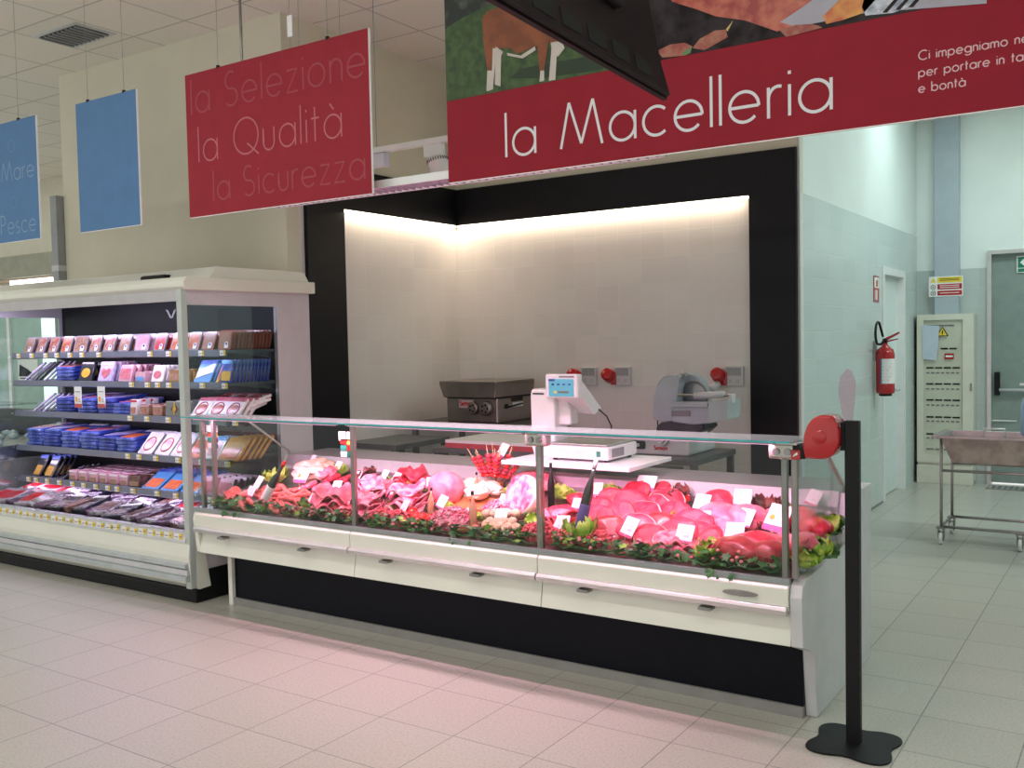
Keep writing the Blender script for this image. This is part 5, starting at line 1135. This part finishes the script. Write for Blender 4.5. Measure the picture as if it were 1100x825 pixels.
# --- bay centre left
folds(392, 531, 40, marb, 'marbled pink slices just right of the first post', n=5); folds(392, 552, 42, marb, 'fat streaked slices at the front right of the first post', n=5)
lump(414, 522, 30, pork, 'rosy meat piece behind the marbled slices', hr=.4, amp=.3, name='pork_piece')
folds(438, 519, 42, beef, 'deep pink slices piled at the back behind the yellow pepper', n=4); folds(436, 541, 46, marb, 'fan of pink slices with white fat in the centre left', n=5)
mound(409, 561, 32, mince, 'left of two small minced meat mounds at the front'); mound(430, 560, 32, mince, 'right of two small minced meat mounds at the front')
for i, (x, y) in enumerate(((443, 551), (448, 563), (464, 565), (455, 558))):
    s_ = size(x, y, 13) / 2; b = B(); b.blob(s_, s_, s_ * .9, tomato, .06, 1.5, i, Matrix.Translation((0, 0, s_)), 3); o = b.build('tomato')
    place(o, x, y, s_ * 2, f'bright red tomato, {["rearmost", "lowest left", "rightmost", "middle"][i]} of the four by the terracotta tray', 'tomato'); B().lathe([(.004, 0), (.006, .004), (.001, .006)], ivy, 6, Matrix.Translation((0, 0, s_ * 1.85))).build('stalk', o)
lump(481, 521, 36, pork, 'shiny round pink ham at the back of the centre', hr=.9, amp=.05, name='round_ham', cap=None)
folds(478, 536, 30, beef, 'dark pink slices below the round ham', n=3)
# trays
def traydish(px, py, w, m, label, name='serving_tray', d=.55, hh=.028):
    s_ = size(px, py, w) / 2; b = B(); b.lathe([(s_ * .85, 0), (s_, hh), (s_ * .98, hh + .003), (s_ * .82, .008), (.01, .008)], m, 28)
    b.bm.transform(Matrix.Diagonal((1, d, 1, 1))); o = b.build(name); place(o, px, py, hh, label, 'tray', yaw=0); return o
traydish(510, 543, 56, terra, 'round orange terracotta tray holding pale poultry'); traydish(490, 572, 52, terra, 'terracotta tray at the front holding curled red strips')
traydish(547, 556, 60, mat('dark_tray', (.20, .09, .07), .4, var=.1), 'brown tray of pink and white diced pork')
for i, (x, y, w) in enumerate(((496, 530, 22), (510, 526, 24), (525, 530, 24), (514, 534, 26), (532, 533, 16))):
    o = lump(x, y, w, poult, f'pale poultry piece on the orange tray, {["left", "rear", "right", "front", "far right"][i]}', hr=.5, amp=.3, fr=2.5, name='poultry_piece'); o.location.z += .035
mo = mound(488, 560, 46, marb, 'curled pink and white strips heaped in the front terracotta tray', name='meat_strips', n=110); mo.location.z += .02
mo = mound(547, 549, 54, marb, 'pink and white diced pork heaped on the brown tray', name='diced_pork', n=120, hr=.22); mo.location.z += .02
k = 0
for r in range(4):
    for c in range(5 - (r % 2)):
        x = 523 + c * 8 + (r % 2) * 4; y = 560 + r * 6; s_ = size(x, y, 10) / 2
        b = B(); b.blob(s_, s_, s_ * .9, bread, .08, 2, k, Matrix.Translation((0, 0, s_)), 2); o = b.build('breaded_ball'); place(o, x, y, s_ * 2, 'round breaded meatball heaped in front of the diced pork', 'meatball', 'breaded meatballs in the centre'); o.location.z += .022 * (3 - r) * .6; k += 1
# skewers in a bunch
base, _ = dk_pt(531, 522, .02)
t0 = B(); t0.lathe([(.05, 0), (.055, .02), (.055, .035), (.05, .035), (.045, .02)], terra, 20); o = t0.build('skewer_pot'); o.location = base; tag(o, 'low pot holding the upright bunch of red skewers', 'pot')
for i in range(20):
    a = random.uniform(-1.5, 1.5); c = random.uniform(-.7, .7); L = random.uniform(.13, .20); d = Vector((a * .62, c * .5, 1)).normalized(); p0 = Vector((a * .035, c * .03, .03))
    b = B(); b.cyl(p0, p0 + d * (L + .035), .0022, wood, 5); o = b.build('meat_skewer'); o.location = base
    tag(o, 'wooden skewer threaded with red meat cubes in the upright bunch', 'skewer', 'red meat skewers in the upright bunch')
    b = B()
    for k in range(6):
        q = p0 + d * (.05 + k * .022); b.blob(.017, .017, .012, beef if k % 3 else tomato, .35, 2, i * 7 + k, Matrix.Translation(q), 2)
    b.build('meat_cubes', o)
# bottles
def bottle(px, py, hpx, m, label, capm=redp, lean=0, tilt=0, lab=None, r=.028, hpx_m=None):
    h = size(px, py, hpx); p, _ = dk_pt(px, py, h); t = empty('bottle', (p.x, p.y, p.z + r * .2), label, 'bottle', rot=(radians(tilt), radians(lean), 0))
    B().lathe([(r * .9, 0), (r, .006), (r, h * .55), (r * .8, h * .65), (r * .38, h * .76), (r * .36, h * .92)], m, 20).build('glass_body', t); B().lathe([(r * .4, h * .9), (r * .42, h), (r * .3, h * 1.003)], capm, 14).build('cap', t)
    if lab: B().lathe([(r * 1.02, h * .15), (r * 1.03, h * .16), (r * 1.03, h * .45), (r * 1.02, h * .46)], lab, 20).build('label', t)
    return t
bottle(280, 521, 52, bottleg, 'dark bottle with a red cap leaning in the left bay', redp, 38, 0, paper, .026)
bottle(508, 552, 36, bottlel, 'pale amber bottle with a dark cap standing behind the front terracotta tray', black_m, 0, 0, None, .020); bottle(462, 541, 28, bottlel, 'small pale bottle with a dark cap left of the terracotta trays', black_m, 4, 0, None, .016); bottle(512, 522, 24, bottlel, 'small pale bottle at the back behind the poultry tray', black_m, 0, 0, None, .014)
bottle(619, 548, 78, bottleg, 'dark wine bottle leaning with its neck up in the right bay', mat('pale_foil', (.55, .62, .55), .3, .3, var=.05), 16, 0, mat('violet_label', (.12, .10, .28), .4, var=.1), .026)
bottle(592, 524, 44, black_m, 'slim black pepper mill beside the middle post', black_m, 0, 0, None, .018)
# --- around the middle post
steak(562, 536, 40, fat, 'big ham joint with a thick white rim left of the middle post', pitch=68, thick=.06, name='ham_joint', asp=.98, face=marb, rim=False, yaw=-.3)
steak(572, 520, 52, pork, 'long joint of pork with white fat behind the middle post', pitch=30, thick=.05, name='pork_joint', asp=.5)
mound(582, 578, 44, mince, 'large mound of minced beef at the foot of the middle post', n=110)
folds(602, 556, 44, beef, 'long pink fillet lying right of the middle post', n=3, hr=.3); lump(600, 553, 46, pork, 'smooth pink pork fillet right of the middle post', hr=.3, amp=.1, name='pork_fillet', dr=.4)
lump(619, 535, 20, beef, 'small red meat piece behind the leaning wine bottle', hr=.5, name='beef_piece')
lump(636, 533, 22, beefd, 'dark red meat piece beside the wine bottle', hr=.5, name='beef_piece')
# --- big fan of beef slices
ST = [(704, 527, 30, 'rearmost under the large card'), (680, 529, 30, 'rear left of the large card'), (657, 536, 26, 'rear left edge'), (716, 540, 34, 'rear right'), (644, 546, 26, 'left edge'), (679, 542, 34, 'second row centre'), (703, 546, 30, 'second row right'), (722, 553, 32, 'right of centre'),
      (663, 554, 34, 'third row left'), (688, 554, 40, 'third row centre'), (640, 560, 36, 'left end of the third row'), (654, 570, 36, 'fourth row left, darker'), (681, 569, 38, 'fourth row centre'), (708, 566, 34, 'fourth row right'), (727, 574, 40, 'fourth row far right'), (698, 579, 34, 'front row beside the card'), (742, 566, 40, 'behind the front card at right'), (752, 578, 40, 'front right of the fan'), (722, 590, 34, 'front, small marbled')]
for i, (x, y, w, d) in enumerate(ST):
    steak(x, y, w * 1.08, beefd if i in (11, 13) else (marb if i == 18 else beef), f'bright red beef slice in the big fan, {d}', pitch=random.uniform(38, 56), thick=.015, rim=(i % 3 == 0), seed=i * 3.3, roll=random.uniform(-8, 8))
mound(618, 584, 40, mince, 'minced beef mound at the front right of the middle post', n=90); mound(643, 586, 36, mince, 'minced beef mound in front of the beef fan', n=80)
folds(702, 595, 40, marb, 'streaky red slices lying at the front edge of the beef fan', n=3, hr=.25); folds(738, 597, 36, pork, 'striped pale pork slices at the front below the lettuce', n=4, hr=.3)
# --- right bay
lump(774, 537, 34, beef, 'rounded red roast at the back right', hr=.7, amp=.12, name='beef_roast'); lump(772, 552, 44, pork, 'large pink roast in the middle of the right bay', hr=.55, amp=.14, name='pork_roast'); lump(802, 554, 44, pork, 'second large pink roast right of the middle', hr=.55, amp=.14, name='pork_roast')
steak(770, 571, 34, pork, 'pink cutlet between the price cards', pitch=35, name='pork_cutlet'); lump(812, 583, 56, beef, 'long bright roast with a shiny top in the right front', hr=.45, amp=.14, name='beef_roast', dr=.6)
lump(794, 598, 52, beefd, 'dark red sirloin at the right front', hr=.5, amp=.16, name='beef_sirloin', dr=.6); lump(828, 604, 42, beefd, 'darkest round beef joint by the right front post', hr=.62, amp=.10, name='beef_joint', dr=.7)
folds(793, 613, 48, beef, 'thin red slices lying on the front edge of the right bay', n=3, hr=.22); folds(830, 620, 34, marb, 'streaked slices lying at the foot of the right post', n=3, hr=.22)
lump(836, 553, 28, pork, 'pink piece behind the right post', hr=.5, name='pork_piece'); lump(862, 556, 36, beef, 'red joint seen through the end glass', hr=.7, amp=.12, name='beef_joint'); lump(878, 565, 30, beef, 'deep red piece right of the joint behind the end glass', hr=.7, name='beef_piece'); lump(862, 583, 34, pork, 'pink joint low behind the end glass', hr=.7, name='pork_joint'); lump(846, 580, 26, pork, 'pink piece between the two right posts', hr=.6, name='pork_piece')
# --- greens
GR = [(298, 513, 30, lett, 'bright green lettuce in the left bay by the dark bottle'), (360, 531, 20, lett, 'small green lettuce tuft left of the first post'), (364, 506, 22, lett, 'green tuft at the back left of the first post'), (392, 512, 30, lettr, 'dark red lettuce just right of the first post'), (412, 519, 22, lett, 'green leaves between the tags right of the first post'),
      (448, 524, 26, lett, 'yellow green leaves left of the round ham'), (415, 549, 24, lett, 'green leaves in the centre left front'), (478, 546, 22, lett, 'green leaves under the poultry tray'), (520, 556, 20, lett, 'green leaves left of the meatballs'), (548, 529, 22, lett, 'green leaves behind the ham joint'), (604, 530, 28, lett, 'bright lettuce right of the middle post'),
      (627, 571, 46, lett, 'large curly lettuce in front of the wine bottle'), (655, 527, 28, lett, 'green leaves at the back left of the beef fan'), (727, 531, 34, lettr, 'dark red lettuce at the back right of the beef fan'), (732, 558, 28, lett, 'olive green leaves at the right of the beef fan'), (763, 602, 40, lett, 'large curly lettuce at the front of the right bay'), (757, 586, 24, lettr, 'red tinged leaves beside the front price card'),
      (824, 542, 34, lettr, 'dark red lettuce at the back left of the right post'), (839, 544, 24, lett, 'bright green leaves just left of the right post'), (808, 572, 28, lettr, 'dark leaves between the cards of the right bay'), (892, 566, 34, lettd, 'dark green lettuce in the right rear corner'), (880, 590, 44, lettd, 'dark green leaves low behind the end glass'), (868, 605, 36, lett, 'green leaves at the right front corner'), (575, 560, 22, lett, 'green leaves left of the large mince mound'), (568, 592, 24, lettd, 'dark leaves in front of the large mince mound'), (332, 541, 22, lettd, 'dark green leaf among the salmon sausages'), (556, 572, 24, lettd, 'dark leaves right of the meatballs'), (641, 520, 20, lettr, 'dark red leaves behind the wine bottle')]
for x, y, w, m, l in GR: leafy(x, y, w * 1.1, m, l, m2=lett if m is lettd else None)
b = B(); b.blob(.022, .022, .025, tomato, .25, 3, 1, Matrix.Translation((0, 0, .03)), 3); o = b.build('red_pepper'); place(o, 737, 535, .05, 'small red pepper in the red lettuce right of the beef fan', 'pepper'); b = B(); b.blob(.03, .025, .018, yellowm, .3, 3, 1, Matrix.Translation((0, 0, .02)), 3); o = b.build('yellow_pepper'); place(o, 455, 536, .04, 'cut yellow pepper beside the fan of pink slices', 'pepper')
# ivy garland along the glass, one strand for each glass bay
def garland(x0, x1, label, over):
    t = empty('ivy_garland', ((x0 + x1) / 2, 3.835, .622), label, 'garland'); L = x1 - x0; n = int(L / .045)
    b = B(); b.tube([(-L / 2 + L * i / 30, .012 * sin(i * 1.7), .012 + .008 * sin(i * 2.3)) for i in range(31)], .004, ivy, 6); b.build('stem', t)
    b = B(); fl = B()
    for i in range(n * 9):
        x = -L / 2 + L * random.random(); s_ = random.uniform(.015, .030); c = Vector((x, random.uniform(-.028, .05), random.uniform(.006, .062)))
        Mx = Matrix.Translation(c) @ Matrix.Rotation(random.uniform(0, 6.28), 4, 'Z') @ Matrix.Rotation(random.uniform(-1.2, .4), 4, 'X')
        P = [(0, -1), (.35, -.55), (1, -.35), (.55, .1), (.6, .75), (0, .45), (-.6, .75), (-.55, .1), (-1, -.35), (-.35, -.55)]
        b2 = bmesh.new(); vs = [b2.verts.new((p[0] * s_, p[1] * s_, .15 * s_ * (abs(p[0])))) for p in P]; cc = b2.verts.new((0, 0, 0))
        for k in range(10): b2.faces.new([cc, vs[k], vs[(k + 1) % 10]])
        b.merge(b2, ivyp if random.random() < .22 else (lett if random.random() < .15 else ivy), Mx)
        if random.random() < .16: fl.blob(.009, .009, .008, pinkfl, .3, 3, i, Matrix.Translation(c + Vector((0, -.004, .012))), 2)
    for k in range(over[1]):   # sprigs hanging over the ledge, in front of the glass
        x = over[0] + random.uniform(-.09, .09); c = Vector((x - t.location.x, -.078 + random.uniform(-.01, .008), random.uniform(-.022, .006)))
        Mx = Matrix.Translation(c) @ Matrix.Rotation(radians(80), 4, 'X') @ Matrix.Rotation(random.uniform(0, 6), 4, 'Z'); s_ = random.uniform(.010, .017)
        b2 = bmesh.new(); vs = [b2.verts.new((p[0] * s_, p[1] * s_, 0)) for p in P]; cc = b2.verts.new((0, 0, .003))
        for q in range(10): b2.faces.new([cc, vs[q], vs[(q + 1) % 10]])
        b.merge(b2, ivy, Mx)
    b.build('leaves', t); fl.build('pink_flowers', t)
garland(-4.78, -3.60, 'ivy strand with small pink flowers along the glass of the left bay', (at(250, 560, Y=3.76).x, 16))
garland(-3.54, -2.43, 'ivy strand along the glass of the middle bay', (at(500, 590, Y=3.76).x, 3))
garland(-2.35, -1.26, 'ivy strand with pale leaves along the glass of the right bay', (at(772, 624, Y=3.76).x, 9))
# price cards
TG = [(332, 496, 13, 0, 'behind the poultry pieces'), (321, 514, 24, 2, 'large, lying between poultry and coiled sausages'), (273, 521, 15, 0, 'leaning at the dark bottle'), (267, 541, 12, 0, 'low in the left front corner'), (361, 500, 10, 0, 'at the back left of the first post'), (359, 524, 13, 0, 'on the rosy meat rolls left of the first post'), (332, 541, 11, 0, 'among the salmon sausages'), (383, 510, 9, 0, 'tight right of the first post, at the back'), (409, 513, 14, 0, 'on the green leaves right of the dark red lettuce'), (394, 527, 15, 0, 'on the marbled slices right of the first post'), (423, 515, 13, 0, 'on the rosy meat piece at the back'),
      (420, 530, 17, 1, 'with an orange print, centre left'), (393, 552, 14, 0, 'on the fat streaked slices in front'), (431, 548, 14, 0, 'behind the two small mince mounds'), (460, 519, 12, 0, 'left of the round ham'), (497, 524, 13, 0, 'between the round ham and the poultry tray'), (471, 540, 14, 0, 'on the slices left of the poultry tray'), (501, 551, 11, 0, 'in the tray of curled strips'), (538, 541, 16, 0, 'on the rim of the poultry tray'), (536, 556, 16, 0, 'over the breaded meatballs'), (535, 497, 15, 0, 'on top of the upright skewer bunch'), (597, 564, 12, 0, 'on the large mince mound'), (603, 567, 16, 0, 'right of the middle post on the fillet'), (639, 527, 15, 0, 'behind the wine bottle'), (618, 541, 12, 0, 'touching the wine bottle'), (691, 516, 26, 2, 'large with an orange print at the back of the beef fan'), (671, 575, 22, 0, 'at the front of the beef fan'), (733, 580, 20, 0, 'at the front right of the beef fan'),
      (751, 543, 19, 0, 'upper of two behind the right of the beef fan'), (753, 561, 19, 0, 'lower of two at the right of the beef fan'), (796, 538, 20, 0, 'at the back between the roast and the red lettuce'), (797, 559, 20, 0, 'on the second pink roast'), (787, 576, 22, 0, 'in front of the pink cutlet'), (829, 564, 30, 1, 'largest, with red foot and orange print, by the right post'), (870, 536, 18, 0, 'behind the end glass right of both posts')]
for x, y, w, k, l in TG:
    t = ptag(x, y, w * .95, f'white price card {l}', kind=k)
    if (x, y) == (535, 497): t.location = base + Vector((0.02, .03, .13))
# ------------------------------------------------------------------ light
def ceiling_light(x, y, power, color, sx=1.2, sy=.3, n=[0]):
    t = empty('ceiling_light', (x, y, ZC), f'white recessed ceiling light above the shop, {ORD[n[0]]} one', 'ceiling light'); n[0] += 1
    b = B(); b.box(-sx / 2 - .03, sx / 2 + .03, -sy / 2 - .03, sy / 2 + .03, -.03, 0, white_m); b.build('frame', t)
    area('ceiling_light_source', (x, y, ZC - .04), sx, sy, power, color)
for x, y, p in ((-4.6, 1.2, 22), (-1.6, 1.2, 22), (1.2, 1.2, 20), (-8.0, 1.2, 22), (-3.0, -1, 18)): ceiling_light(x, y, p, (.98, 1, .93))
for x, y, p in ((.6, 7.2, 42), (-1.1, 9.4, 19), (1.2, 9.6, 26)): ceiling_light(x, y, p, (.80, 1, .97))
ceiling_light(-11, 5.8, 30, (.95, 1, .93)); ceiling_light(-14.5, 5.0, 30, (.95, 1, .93))
w = bpy.data.worlds.new('world'); S.world = w; w.use_nodes = True
w.node_tree.nodes['Background'].inputs[0].default_value = (.90, .92, .88, 1); w.node_tree.nodes['Background'].inputs[1].default_value = .80
S.view_settings.view_transform = 'Standard'; S.view_settings.look = 'None'; S.view_settings.exposure = .28; S.view_settings.gamma = 1; S.view_settings.use_curve_mapping = False
